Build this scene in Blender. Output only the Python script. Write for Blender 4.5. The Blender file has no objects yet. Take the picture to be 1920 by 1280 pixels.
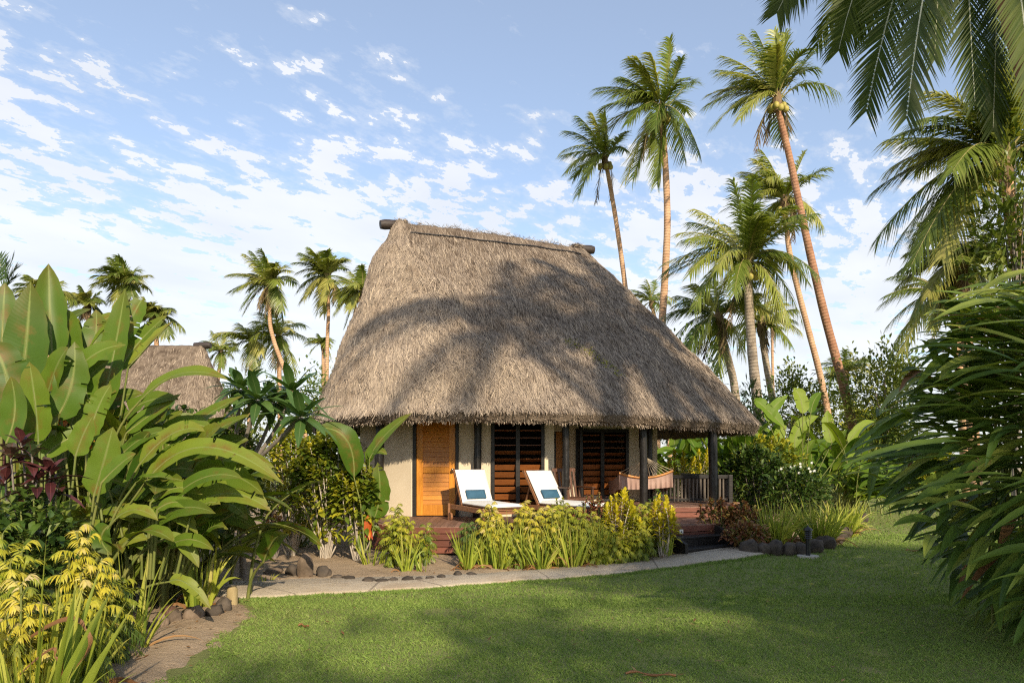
import bpy, math
import numpy as np
from mathutils import Vector

SC = bpy.context.scene
COL = SC.collection
F, H = 1280.0, 1.75
CAM = np.array([0, 0, H])
rng = np.random.default_rng(11)
R = math.radians


def W(px, py, Y):
    """the place at distance Y that a line of sight passes"""
    return np.array([(px - 960) * Y / F, Y, H - (py - 860) * Y / F])


def sstep(a, b, x):
    t = np.clip((np.asarray(x, float) - a) / (b - a), 0, 1)
    return t * t * (3 - 2 * t)


def ground_z(x, y):
    x = np.asarray(x, float); y = np.asarray(y, float)
    z = 0.2 * sstep(0.2, 4.0, x) * sstep(7.0, 11.5, y)
    z = z + 0.12 * sstep(13, 30, y)
    z = z + 0.012 * np.sin(x * 1.7 + y * .6) * np.sin(y * 1.3 - x * .5)
    return z


def nrm(v):
    v = np.asarray(v, float)
    return v / np.maximum(np.linalg.norm(v, axis=-1, keepdims=True), 1e-9)


def wob(p, f=1.0, s=0.0):
    """cheap smooth noise, about -1..1"""
    p = np.asarray(p, float) * f
    x, y, z = p[..., 0], p[..., 1], p[..., 2]
    return (np.sin(x * 1.9 + 1.3 * np.sin(y * 1.1 + s) + s) * np.cos(y * 1.7 + 1.1 * np.sin(z * 1.3 + s * 2)) +
            .5 * np.sin(x * 4.1 - y * 3.3 + z * 3.9 + s * 3) + .35 * np.sin(y * 7.3 + z * 6.1 + x * 5.7 + s)) / 1.6


# ------------------------------------------------------------------ mesh collector
class MB:
    def __init__(s):
        s.v, s.q, s.t3, s.r, s.u, s.t, s.qm, s.tm = [], [], [], [], [], [], [], []
        s.n = 0

    def add(s, v, f, r=0.5, u=0.0, t=0.0, m=0):
        v = np.asarray(v, float).reshape(-1, 3); k = len(v)
        f = np.asarray(f, int)
        if f.shape[1] == 4:
            s.q.append(f + s.n); s.qm.append(np.full(len(f), m))
        else:
            s.t3.append(f + s.n); s.tm.append(np.full(len(f), m))
        s.v.append(v)
        for a, l in ((r, s.r), (u, s.u), (t, s.t)):
            l.append(np.broadcast_to(np.asarray(a, float).reshape(-1), (k,)) if np.ndim(a) == 0 or np.size(a) == 1 else np.asarray(a, float).reshape(-1))
        s.n += k
        return s

    def build(s, name, mats, parent=None, smooth=True, bevel=0):
        me = bpy.data.meshes.new(name)
        v = np.concatenate(s.v)
        q = np.concatenate(s.q) if s.q else np.zeros((0, 4), int)
        t = np.concatenate(s.t3) if s.t3 else np.zeros((0, 3), int)
        me.vertices.add(len(v)); me.vertices.foreach_set('co', v.ravel().astype(np.float32))
        nl = q.size + t.size
        me.loops.add(nl)
        me.loops.foreach_set('vertex_index', np.concatenate([q.ravel(), t.ravel()]).astype(np.int32))
        me.polygons.add(len(q) + len(t))
        st = np.concatenate([np.arange(len(q)) * 4, q.size + np.arange(len(t)) * 3])
        me.polygons.foreach_set('loop_start', st.astype(np.int32))
        mi = np.concatenate(s.qm + s.tm).astype(np.int32)
        me.polygons.foreach_set('material_index', mi)
        me.polygons.foreach_set('use_smooth', np.full(len(mi), smooth))
        for nm, l in (('rnd', s.r), ('u', s.u), ('t', s.t)):
            a = me.attributes.new(nm, 'FLOAT', 'POINT')
            a.data.foreach_set('value', np.concatenate(l).astype(np.float32))
        me.update(calc_edges=True); me.validate()
        for m in (mats if isinstance(mats, (list, tuple)) else [mats]):
            me.materials.append(m)
        o = bpy.data.objects.new(name, me)
        COL.objects.link(o)
        if parent is not None:
            put(o, parent)
        if bevel:
            b = o.modifiers.new('bevel', 'BEVEL'); b.width = bevel; b.segments = 2; b.limit_method = 'ANGLE'
        return o


def put(o, parent):
    """parent o and keep its coordinates in the world"""
    o.parent = parent
    if parent.parent is None:
        o.matrix_parent_inverse.translation = -Vector(parent.location)


def tag(o, label, cat, group=None, kind=None):
    if label: o['label'] = label
    if cat: o['category'] = cat
    if group: o['group'] = group
    if kind: o['kind'] = kind
    return o


def thing(name, loc, label, cat, group=None):
    o = bpy.data.objects.new(name, None); COL.objects.link(o)
    o.location = tuple(float(c) for c in loc); o.empty_display_size = .2
    return tag(o, label, cat, group)


# ------------------------------------------------------------------ shapes
def grid_faces(a, b, wrap=False):
    i = np.arange(a - 1)[:, None]; n = b if wrap else b - 1
    j = np.arange(n)[None, :]; j2 = (j + 1) % b
    return np.stack([i * b + j, i * b + j2, (i + 1) * b + j2, (i + 1) * b + j], -1).reshape(-1, 4)


def ribbons(mb, base, d, up, L, Wd, droop=0.0, n=3, prof=None, fold=None, rnd=None, m=0, twist=None):
    """many narrow leaves / straws / blades at once"""
    base = np.asarray(base, float).reshape(-1, 3); N = len(base)
    d = nrm(np.broadcast_to(d, (N, 3))); up = np.broadcast_to(up, (N, 3))
    L = np.broadcast_to(np.asarray(L, float), (N,)); Wd = np.broadcast_to(np.asarray(Wd, float), (N,))
    droop = np.broadcast_to(np.asarray(droop, float), (N,))
    rnd = rng.random(N) if rnd is None else np.broadcast_to(rnd, (N,))
    t = np.linspace(0, 1, n + 1)
    P = base[:, None] + d[:, None] * (L[:, None] * t)[..., None]
    P[..., 2] -= (droop * L)[:, None] * t ** 2
    T = np.repeat(d[:, None], n + 1, 1).copy(); T[..., 2] -= 2 * droop[:, None] * t
    T = nrm(T)
    side = nrm(np.cross(T, up[:, None] + 1e-4)); nn = np.cross(side, T)
    pr = prof(t) if prof else np.sqrt(np.clip(1 - t, 0, 1)) * .9 + .1 * (t < .99)
    w = (Wd[:, None] * pr)[..., None] * .5
    if fold is None:
        V = np.stack([P - side * w, P + side * w], 2); c = 2; uu = np.array([-1., 1.])
    else:
        V = np.stack([P - side * w + nn * w * fold, P, P + side * w + nn * w * fold], 2); c = 3; uu = np.array([-1., 0, 1.])
    f0 = grid_faces(n + 1, c)
    k = (n + 1) * c
    f = (f0[None] + (np.arange(N) * k)[:, None, None]).reshape(-1, 4)
    mb.add(V.reshape(-1, 3), f, np.repeat(rnd, k), np.tile(uu, N * (n + 1)), np.tile(np.repeat(t, c), N), m)


def P_LANCE(t): return np.clip(np.sin(np.pi * np.clip(t, 0, 1) ** .75), 0, 1) ** .8 * .97 + .03 * (1 - t)
def P_BLADE(t): return np.clip((1 - t ** 2.2), 0, 1) * .96 + .04 * (1 - t)
def P_OVAL(t): return np.clip(np.sin(np.pi * (t * .94 + .03)), 0, 1) ** .6
def P_STRAW(t): return np.ones_like(t)
def P_HELI(t):
    return np.clip(np.minimum(np.clip(t / .16, 0, 1) ** .55, 1) * np.clip(1 - np.clip((t - .45) / .55, 0, 1) ** 2.6, 0, 1), 0, 1)


def bez(P0, P1, P2, t):
    t = np.asarray(t)[:, None]
    return (1 - t) ** 2 * P0 + 2 * t * (1 - t) * P1 + t ** 2 * P2


def bezT(P0, P1, P2, t):
    t = np.asarray(t)[:, None]
    return nrm(2 * (1 - t) * (P1 - P0) + 2 * t * (P2 - P1) + 1e-6)


def blade(mb, P0, P1, P2, width, face, n=12, fold=.3, prof=P_HELI, wave=.05, rnd=None, m=0, tears=0):
    """one broad leaf along a bent midrib; face = the way its upper side looks"""
    P0, P1, P2 = (np.asarray(p, float) for p in (P0, P1, P2))
    rnd = rng.random() if rnd is None else rnd
    n = n * 4 if tears else n
    t = np.linspace(0, 1, n + 1)
    P = bez(P0, P1, P2, t); T = bezT(P0, P1, P2, t)
    side = nrm(np.cross(T, np.asarray(face, float) + 1e-4)); nn = np.cross(side, T)
    w = width * .5 * prof(t)
    cols = np.array([-1, -.55, 0, .55, 1.])
    ph = rng.random() * 6.3
    V = []
    for c in cols:
        ww = w.copy()
        if abs(c) == 1:
            ww = ww * (1 + .05 * np.sin(t * 19 + ph * c) + .03 * np.sin(t * 41 + ph))
        h = fold * abs(c) ** 1.3 * w - .35 * fold * c * c * w + wave * w * abs(c) * np.sin(t * 15 + ph + c * 2)
        V.append(P + side * (ww * c)[:, None] + nn * h[:, None])
    V = np.stack(V, 1); fc = grid_faces(n + 1, 5)
    if tears:                                   # wind splits: slits from the edge inwards
        keep = np.ones(len(fc), bool)
        for side_ in (0, 3):
            for _ in range(rng.integers(1, 3 + tears)):
                k = rng.integers(int(n * .25), n - 1); keep[k * 4 + side_] = False
                V[k, 0 if side_ == 0 else 4] += nn[k] * w[k] * .12
                if rng.random() < .35: keep[k * 4 + (1 if side_ == 0 else 2)] = False
        fc = fc[keep]
    mb.add(V.reshape(-1, 3), fc, rnd, np.tile(cols, n + 1), np.repeat(t, 5), m)


def tube(mb, path, rad, ns=8, m=0, r=.5, cap=True):
    path = np.asarray(path, float); K = len(path)
    rad = np.broadcast_to(np.asarray(rad, float), (K,))
    T = nrm(np.gradient(path, axis=0))
    ref = np.array([0, 0, 1.]) if abs(T[0, 2]) < .9 else np.array([1., 0, 0])
    s = nrm(np.cross(T, ref)); b = np.cross(T, s)
    a = np.linspace(0, 2 * np.pi, ns, endpoint=False)
    V = path[:, None] + (s[:, None] * np.cos(a)[None, :, None] + b[:, None] * np.sin(a)[None, :, None]) * rad[:, None, None]
    f = grid_faces(K, ns, True)
    d = np.concatenate([[0], np.cumsum(np.linalg.norm(np.diff(path, axis=0), axis=1))])
    mb.add(V.reshape(-1, 3), f, r, np.tile(np.linspace(-1, 1, ns), K), np.repeat(d, ns), m)
    if cap:
        for e, idx in ((0, 0), (K - 1, 1)):
            ring = V[e]; c = path[e]
            vv = np.vstack([ring, c]); i = np.arange(ns); j = (i + 1) % ns
            ff = np.stack([i, j, np.full(ns, ns)], 1) if idx else np.stack([j, i, np.full(ns, ns)], 1)
            mb.add(vv, ff, r, 0, d[e], m)


def box(mb, c, s, rz=0.0, m=0, r=None, rx=0.0, ry=0.0):
    c = np.asarray(c, float); s = np.asarray(s, float) / 2
    v = np.array([[x, y, z] for x in (-1, 1) for y in (-1, 1) for z in (-1, 1)], float) * s
    if rx: v = v @ np.array([[1, 0, 0], [0, math.cos(rx), -math.sin(rx)], [0, math.sin(rx), math.cos(rx)]]).T
    if ry: v = v @ np.array([[math.cos(ry), 0, math.sin(ry)], [0, 1, 0], [-math.sin(ry), 0, math.cos(ry)]]).T
    if rz: v = v @ np.array([[math.cos(rz), -math.sin(rz), 0], [math.sin(rz), math.cos(rz), 0], [0, 0, 1]]).T
    f = [[0, 1, 3, 2], [4, 6, 7, 5], [0, 4, 5, 1], [2, 3, 7, 6], [0, 2, 6, 4], [1, 5, 7, 3]]
    mb.add(v + c, f, rng.random() if r is None else r, 0, 0, m)


def beam(mb, a, b, w, h, m=0, r=None):
    """a squared timber from a to b"""
    a = np.asarray(a, float); b = np.asarray(b, float)
    T = nrm(b - a); s = nrm(np.cross(T, [0, 0, 1.])) if abs(T[2]) < .98 else np.array([1., 0, 0])
    u = np.cross(s, T)
    v = [p + s * x * w / 2 + u * y * h / 2 for p in (a, b) for x, y in ((-1, -1), (1, -1), (1, 1), (-1, 1))]
    f = [[0, 1, 2, 3], [7, 6, 5, 4], [0, 4, 5, 1], [1, 5, 6, 2], [2, 6, 7, 3], [3, 7, 4, 0]]
    mb.add(v, f, rng.random() if r is None else r, 0, 0, m)


def prism(mb, poly, z0, z1, m=0, r=.5):
    """an upright block over a polygon in plan (counter-clockwise, convex enough for a fan)"""
    p = np.asarray(poly, float); n = len(p); c = p.mean(0)
    top = np.c_[p, np.full(n, z1)]; bot = np.c_[p, np.full(n, z0)]
    i = np.arange(n); j = (i + 1) % n
    mb.add(np.vstack([bot, top]), np.stack([i, j, j + n, i + n], 1), r, 0, 0, m)
    mb.add(np.vstack([top, [[*c, z1]]]), np.stack([i, j, np.full(n, n)], 1), r, 0, 0, m)
    mb.add(np.vstack([bot, [[*c, z0]]]), np.stack([j, i, np.full(n, n)], 1), r, 0, 0, m)


def blob(mb, c, s, seed, rough=.25, lev=2, m=0, flat=None, lo=0):
    """a stone"""
    import bmesh
    bm = bmesh.new(); bmesh.ops.create_icosphere(bm, subdivisions=lev, radius=1)
    v = np.array([p.co[:] for p in bm.verts]); f = np.array([[q.index for q in p.verts] for p in bm.faces]); bm.free()
    k = 1 + rough * wob(v, 1.3, seed) + rough * .4 * wob(v, 3.1, seed + 4)
    v = v * k[:, None]
    v = np.sign(v) * np.abs(v) ** .85
    v = v * np.asarray(s)
    a = seed * 2.4
    v = v @ np.array([[math.cos(a), -math.sin(a), 0], [math.sin(a), math.cos(a), 0], [0, 0, 1]]).T
    mb.add(v + np.asarray(c), f, (seed * .37) % 1, 0, 0, m)


# ------------------------------------------------------------------ materials
def newmat(name):
    m = bpy.data.materials.new(name); m.use_nodes = True
    nt = m.node_tree; nt.nodes.clear()
    out = nt.nodes.new('ShaderNodeOutputMaterial')
    return m, nt, out


def nd(nt, t, **kw):
    n = nt.nodes.new(t)
    for k, v in kw.items():
        if k.startswith('i_'):
            n.inputs[k[2:].replace('_', ' ')].default_value = v
        else:
            setattr(n, k, v)
    return n


def ramp(nt, fac, stops):
    r = nt.nodes.new('ShaderNodeValToRGB')
    e = r.color_ramp.elements
    while len(e) > 1: e.remove(e[-1])
    e[0].position = stops[0][0]; e[0].color = (*stops[0][1], 1)
    for p, c in stops[1:]:
        x = e.new(p); x.color = (*c, 1)
    nt.links.new(fac, r.inputs[0])
    return r.outputs[0]


def mixc(nt, fac, a, b, mode='MIX'):
    n = nt.nodes.new('ShaderNodeMix'); n.data_type = 'RGBA'; n.blend_type = mode
    if isinstance(fac, (int, float)): n.inputs[0].default_value = fac
    else: nt.links.new(fac, n.inputs[0])
    for k, x in ((6, a), (7, b)):
        if isinstance(x, tuple): n.inputs[k].default_value = (*x, 1)
        else: nt.links.new(x, n.inputs[k])
    return n.outputs[2]


def mth(nt, op, a, b=None, c=None, clamp=False):
    n = nt.nodes.new('ShaderNodeMath'); n.operation = op; n.use_clamp = clamp
    for k, x in enumerate((a, b, c)):
        if x is None: continue
        if isinstance(x, (int, float)): n.inputs[k].default_value = x
        else: nt.links.new(x, n.inputs[k])
    return n.outputs[0]


def attr(nt, name):
    a = nt.nodes.new('ShaderNodeAttribute'); a.attribute_name = name
    return a.outputs['Fac']


def objco(nt, scale=(1, 1, 1)):
    g = nt.nodes.new('ShaderNodeNewGeometry')
    mp = nt.nodes.new('ShaderNodeMapping'); mp.inputs['Scale'].default_value = scale
    nt.links.new(g.outputs['Position'], mp.inputs[0])
    return mp.outputs[0]


def noise(nt, co, scale, detail=4, rough=.55):
    n = nt.nodes.new('ShaderNodeTexNoise'); n.inputs['Scale'].default_value = scale
    n.inputs['Detail'].default_value = detail; n.inputs['Roughness'].default_value = rough
    nt.links.new(co, n.inputs['Vector'])
    return n.outputs['Fac']


def bumped(nt, bsdf, h, strength=.4, dist=.02):
    b = nt.nodes.new('ShaderNodeBump'); b.inputs['Strength'].default_value = strength; b.inputs['Distance'].default_value = dist
    nt.links.new(h, b.inputs['Height']); nt.links.new(b.outputs[0], bsdf.inputs['Normal'])


def M_leaf(name, cols, rough=.42, trans=.3, rib=None, stripes=0, tcol=None, tipc=None, spec=.4):
    m, nt, out = newmat(name)
    k = len(cols)
    c = ramp(nt, attr(nt, 'rnd'), [(i / max(k - 1, 1), col) for i, col in enumerate(cols)])
    co = objco(nt)
    nz = noise(nt, co, 7, 3)
    c = mixc(nt, mth(nt, 'MULTIPLY', nz, .5), c, mixc(nt, 1.0, c, (.55, .62, .5), 'MULTIPLY'))
    if tipc:
        tf = mth(nt, 'MULTIPLY', mth(nt, 'POWER', attr(nt, 't'), 5.0), noise(nt, co, 1.3, 2))
        c = mixc(nt, mth(nt, 'MULTIPLY', tf, .9, clamp=True), c, tipc)
    ua = mth(nt, 'ABSOLUTE', attr(nt, 'u'))
    if tipc and rib:
        ef = mth(nt, 'MULTIPLY', mth(nt, 'SUBTRACT', ua, .8), mth(nt, 'SUBTRACT', noise(nt, co, 3.0, 4, .7), .5), clamp=True)
        c = mixc(nt, mth(nt, 'MULTIPLY', ef, 9.0, clamp=True), c, tipc)
        c = mixc(nt, ramp(nt, noise(nt, co, 38, 3, .6), [(.74, (0, 0, 0)), (.84, (.4, .4, .4))]), c, tipc)
    if rib:
        f = mth(nt, 'SUBTRACT', 1.0, mth(nt, 'MULTIPLY', ua, 9.0), clamp=True)
        c = mixc(nt, f, c, rib)
    b = nd(nt, 'ShaderNodeBsdfPrincipled'); b.inputs['Roughness'].default_value = rough
    b.inputs['Specular IOR Level'].default_value = spec
    nt.links.new(c, b.inputs['Base Color'])
    if stripes:
        s = mth(nt, 'SINE', mth(nt, 'ADD', mth(nt, 'MULTIPLY', attr(nt, 't'), float(stripes)), mth(nt, 'MULTIPLY', ua, -14.0)))
        h = mth(nt, 'ADD', s, mth(nt, 'MULTIPLY', nz, 2.0))
        bumped(nt, b, h, .05, .004)
    tr = nd(nt, 'ShaderNodeBsdfTranslucent')
    nt.links.new(mixc(nt, 1.0, c, tcol or (1.0, .98, .45), 'MULTIPLY') if True else c, tr.inputs[0])
    mx = nd(nt, 'ShaderNodeMixShader'); mx.inputs[0].default_value = trans
    nt.links.new(b.outputs[0], mx.inputs[1]); nt.links.new(tr.outputs[0], mx.inputs[2])
    nt.links.new(mx.outputs[0], out.inputs[0])
    return m


def M_plain(name, c1, c2, rough=.7, scale=6, bump=.3, bscale=30, stretch=(1, 1, 1), dist=.01, spec=.3, use_rnd=.0, metal=0, sheen=0):
    m, nt, out = newmat(name)
    co = objco(nt, stretch)
    n1 = noise(nt, co, scale, 6, .6)
    c = ramp(nt, n1, [(.3, c1), (.7, c2)])
    if use_rnd:
        v = mth(nt, 'ADD', mth(nt, 'MULTIPLY', attr(nt, 'rnd'), use_rnd), 1 - use_rnd * .5)
        cc = nd(nt, 'ShaderNodeCombineColor')
        for i in range(3): nt.links.new(v, cc.inputs[i])
        c = mixc(nt, 1.0, c, cc.outputs[0], 'MULTIPLY')
    b = nd(nt, 'ShaderNodeBsdfPrincipled'); b.inputs['Roughness'].default_value = rough
    b.inputs['Specular IOR Level'].default_value = spec; b.inputs['Metallic'].default_value = metal
    nt.links.new(c, b.inputs['Base Color'])
    if bump: bumped(nt, b, noise(nt, co, bscale, 5), bump, dist)
    nt.links.new(b.outputs[0], out.inputs[0])
    return m

# ------------------------------------------------------------------ the materials
G = {}
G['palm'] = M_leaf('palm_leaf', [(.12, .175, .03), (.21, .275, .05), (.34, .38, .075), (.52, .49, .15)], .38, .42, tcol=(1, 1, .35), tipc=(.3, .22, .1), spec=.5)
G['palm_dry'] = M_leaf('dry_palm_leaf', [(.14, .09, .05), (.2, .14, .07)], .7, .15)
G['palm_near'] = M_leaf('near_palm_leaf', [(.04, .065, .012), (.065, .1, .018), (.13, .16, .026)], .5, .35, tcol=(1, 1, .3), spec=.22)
G['rachis'] = M_plain('frond_stalk', (.22, .2, .07), (.36, .3, .13), .5, 3, .1)
G['rachis_pale'] = M_plain('pale_frond_stalk', (.4, .42, .3), (.5, .5, .36), .5, 3, .1)
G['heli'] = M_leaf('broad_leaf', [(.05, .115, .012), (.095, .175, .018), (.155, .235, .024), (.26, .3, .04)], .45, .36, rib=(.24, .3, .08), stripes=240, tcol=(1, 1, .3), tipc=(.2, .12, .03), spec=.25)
G['heli_lit'] = M_leaf('sunlit_broad_leaf', [(.09, .17, .02), (.15, .25, .025), (.25, .33, .04)], .5, .38, rib=(.27, .32, .1), stripes=160, tcol=(1, 1, .3), spec=.18)  # lit copy of the broad leaf: sunlight put into lighter greens
G['strap'] = M_leaf('strap_leaf', [(.045, .09, .015), (.1, .17, .026), (.19, .265, .04), (.34, .38, .07)], .46, .28, rib=(.09, .14, .035), tcol=(1, 1, .35), spec=.35)
G['stalk'] = M_plain('green_stalk', (.1, .14, .03), (.2, .2, .06), .5, 5, .15)
G['croton'] = M_leaf('yellow_croton_leaf', [(.2, .24, .015), (.48, .44, .02), (.7, .58, .03), (.74, .64, .06)], .42, .3, tcol=(1, 1, .4))
G['aralia'] = M_leaf('yellow_green_leaf', [(.13, .19, .02), (.28, .32, .025), (.48, .45, .04), (.58, .5, .07)], .45, .32, tcol=(1, 1, .4))
G['aralia_dry'] = M_leaf('cream_and_yellow_leaf', [(.16, .2, .02), (.45, .42, .03), (.62, .52, .05), (.6, .48, .26)], .5, .3, tcol=(1, 1, .5))
G['shrub'] = M_leaf('shrub_leaf', [(.07, .12, .014), (.14, .2, .02), (.3, .32, .03), (.5, .44, .03)], .4, .3, tcol=(1, 1, .4))
G['dark'] = M_leaf('dark_shrub_leaf', [(.03, .065, .014), (.055, .105, .02), (.09, .15, .026), (.16, .2, .04)], .36, .22, tcol=(1, 1, .4), spec=.5)
G['frangi'] = M_leaf('frangipani_leaf', [(.045, .1, .026), (.07, .14, .034), (.11, .19, .045)], .45, .28, rib=(.14, .2, .07), stripes=60, tcol=(1, 1, .4), spec=.5)
G['iris'] = M_leaf('iris_leaf', [(.18, .26, .035), (.34, .42, .05), (.5, .53, .08), (.64, .56, .17)], .48, .38, tcol=(1, 1, .45), tipc=(.45, .33, .14))
G['coleus'] = M_leaf('red_coleus_leaf', [(.12, .03, .025), (.24, .065, .04), (.32, .14, .06), (.3, .24, .06)], .5, .28, tcol=(1, .7, .4))
G['rust'] = M_leaf('rust_coleus_leaf', [(.16, .055, .03), (.27, .11, .045), (.34, .19, .06), (.2, .2, .04)], .5, .28, tcol=(1, .75, .4))
G['purple'] = M_leaf('purple_croton_leaf', [(.035, .012, .014), (.06, .018, .02), (.1, .03, .03), (.05, .08, .03)], .34, .12, rib=(.14, .04, .04), tcol=(1, .6, .5), spec=.5)
G['bgleaf'] = M_leaf('tree_leaf', [(.06, .1, .018), (.11, .16, .026), (.18, .22, .04), (.28, .28, .06)], .42, .3, tcol=(1, 1, .4))
G['dry'] = M_leaf('dead_leaf', [(.17, .08, .03), (.28, .13, .05), (.4, .24, .11)], .6, .2)
G['orange'] = M_leaf('orange_bract', [(.55, .12, .015), (.68, .22, .02), (.4, .05, .02)], .4, .2)
G['white_petal'] = M_leaf('white_petal', [(.75, .75, .72), (.8, .8, .8)], .5, .25)
G['grass'] = M_leaf('grass_blade', [(.17, .26, .065), (.25, .36, .09), (.34, .45, .115), (.48, .49, .21)], .65, .4, tcol=(1, 1, .4), spec=.15)
G['bark_pale'] = M_plain('pale_stem_bark', (.28, .24, .19), (.5, .45, .38), .8, 9, .5, 60)
G['bark_grey'] = M_plain('grey_branch_bark', (.14, .12, .1), (.26, .23, .2), .8, 7, .5, 50)


def M_trunk(name, c1, c2):
    m, nt, out = newmat(name)
    co = objco(nt)
    n = noise(nt, co, 2.2, 6, .65)
    t = attr(nt, 't')
    ring = mth(nt, 'SINE', mth(nt, 'ADD', mth(nt, 'MULTIPLY', t, 42.0), mth(nt, 'MULTIPLY', n, 5.0)))
    c = ramp(nt, n, [(.3, c1), (.68, c2)])
    dk = mth(nt, 'MULTIPLY', mth(nt, 'GREATER_THAN', ring, .72), .2)
    c = mixc(nt, dk, c, tuple(x * .45 for x in c1))
    b = nd(nt, 'ShaderNodeBsdfPrincipled'); b.inputs['Roughness'].default_value = .85; b.inputs['Specular IOR Level'].default_value = .2
    nt.links.new(c, b.inputs['Base Color'])
    bumped(nt, b, mth(nt, 'ADD', ring, mth(nt, 'MULTIPLY', noise(nt, co, 18, 5), 3.0)), .5, .03)
    nt.links.new(b.outputs[0], out.inputs[0])
    return m


G['trunk'] = M_trunk('palm_trunk_bark', (.4, .23, .13), (.6, .4, .25))
G['trunk_grey'] = M_trunk('grey_palm_trunk_bark', (.24, .19, .14), (.44, .37, .29))
G['trunk_red'] = M_trunk('red_palm_trunk_bark', (.26, .125, .075), (.44, .25, .15))
G['fibre'] = M_plain('palm_fibre', (.12, .08, .05), (.26, .18, .1), .9, 6, .6, 40, (4, 4, 1))
G['coconut'] = M_plain('coconut_husk', (.3, .28, .06), (.42, .34, .1), .5, 4, .1, 20)
G['husk'] = M_plain('brown_coconut_husk', (.07, .035, .025), (.16, .09, .06), .6, 8, .4, 40)


def M_thatch(name, straw):
    m, nt, out = newmat(name)
    co = objco(nt)
    big = noise(nt, co, .55, 5, .6)
    mid = noise(nt, co, 3.2, 5, .65)
    if straw:
        c = ramp(nt, attr(nt, 'rnd'), [(0, (.12, .092, .072)), (.3, (.245, .2, .16)), (.7, (.395, .322, .248)), (.93, (.51, .42, .31)), (1, (.6, .5, .38))])
        c = mixc(nt, ramp(nt, attr(nt, 'shag') if False else big, [(.42, (0, 0, 0)), (.66, (.75, .75, .75))]), c, mixc(nt, 1., c, (.74, .72, .7), 'MULTIPLY'))
    else:
        c = ramp(nt, mid, [(.25, (.075, .055, .04)), (.6, (.2, .155, .115)), (.8, (.3, .24, .18))])
    c = mixc(nt, ramp(nt, mid, [(.3, (.55, .55, .55)), (.5, (0, 0, 0))]), c, mixc(nt, 1., c, (.55, .5, .46), 'MULTIPLY'))
    b = nd(nt, 'ShaderNodeBsdfPrincipled'); b.inputs['Roughness'].default_value = .85; b.inputs['Specular IOR Level'].default_value = .15
    nt.links.new(c, b.inputs['Base Color'])
    if not straw: bumped(nt, b, noise(nt, co, 26, 6, .7), .9, .05)
    nt.links.new(b.outputs[0], out.inputs[0])
    return m


G['thatch'] = M_thatch('thatch', False)
G['straw'] = M_thatch('thatch_straw', True)
G['moss'] = M_plain('moss', (.16, .15, .03), (.25, .22, .05), .9, 12, .6, 50)


def M_wood(name, c1, c2, rough=.45, axis=0, sc=3.0, spec=.4):
    m, nt, out = newmat(name)
    st = [14, 14, 14]; st[axis] = 1.2
    co = objco(nt, tuple(st))
    n = noise(nt, co, sc, 6, .62)
    v = mth(nt, 'ADD', mth(nt, 'MULTIPLY', attr(nt, 'rnd'), .5), .72)
    cc = nd(nt, 'ShaderNodeCombineColor')
    for i in range(3): nt.links.new(v, cc.inputs[i])
    c = mixc(nt, 1., ramp(nt, n, [(.3, c1), (.7, c2)]), cc.outputs[0], 'MULTIPLY')
    kn = noise(nt, objco(nt), 2.3, 2)
    c = mixc(nt, ramp(nt, kn, [(.66, (0, 0, 0)), (.76, (.6, .6, .6))]), c, tuple(x * .5 for x in c1))
    b = nd(nt, 'ShaderNodeBsdfPrincipled'); b.inputs['Roughness'].default_value = rough; b.inputs['Specular IOR Level'].default_value = spec
    nt.links.new(c, b.inputs['Base Color'])
    bumped(nt, b, n, .25, .01)
    nt.links.new(b.outputs[0], out.inputs[0])
    return m


G['door'] = M_wood('orange_varnished_wood', (.44, .155, .014), (.62, .265, .032), .36, 2)
G['door_h'] = M_wood('orange_varnished_boards', (.42, .145, .014), (.6, .25, .03), .36, 0)
G['louvre'] = M_wood('red_brown_louvre_wood', (.17, .055, .016), (.28, .1, .025), .4, 0)
G['deck'] = M_wood('weathered_red_decking', (.17, .095, .066), (.27, .16, .115), .55, 1)
G['fascia'] = M_wood('red_stained_boards', (.13, .042, .026), (.2, .075, .048), .45, 0)
G['black_wood'] = M_wood('black_painted_wood', (.006, .005, .005), (.02, .018, .016), .42, 0)
G['teak'] = M_wood('teak', (.2, .085, .035), (.33, .16, .075), .45, 0)
G['picket'] = M_plain('dark_bamboo', (.06, .05, .04), (.16, .135, .11), .6, 9, .3, 40, (1, 1, .3))
G['dark_teak'] = M_wood('dark_teak', (.06, .026, .014), (.12, .055, .028), .45, 0)
G['log'] = M_wood('black_log', (.02, .015, .013), (.06, .045, .04), .6, 0)
G['post'] = M_plain('black_lacquered_post', (.006, .005, .0045), (.018, .015, .013), .34, 5, .7, 14, (1, 1, .35), .02, .45)
G['wall'] = M_plain('cream_plaster', (.55, .465, .335), (.68, .59, .44), .8, .9, .08, 30)
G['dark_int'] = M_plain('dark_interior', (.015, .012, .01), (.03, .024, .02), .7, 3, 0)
G['cushion'] = M_plain('white_canvas', (.68, .67, .63), (.78, .77, .73), .85, 3, .25, 24, dist=.015)
G['blue'] = M_plain('blue_cotton', (.028, .085, .14), (.045, .12, .19), .85, 5, .2, 60)
G['hammock'] = M_plain('pink_brown_canvas', (.3, .19, .155), (.42, .3, .25), .85, 3, .3, 20)
G['string'] = M_plain('cream_cord', (.55, .46, .33), (.66, .56, .42), .8, 10, .2, 60)
G['bar'] = M_wood('orange_spreader_wood', (.5, .2, .05), (.62, .3, .09), .4, 0)
G['black_metal'] = M_plain('black_metal', (.012, .012, .014), (.02, .02, .022), .35, 6, .1, 30, spec=.5)
G['brass'] = M_plain('brushed_metal', (.35, .3, .22), (.45, .4, .3), .35, 6, .1, 30, metal=.9)
G['concrete'] = M_plain('pale_concrete', (.42, .38, .32), (.56, .52, .45), .85, 2.2, .4, 40)
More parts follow.
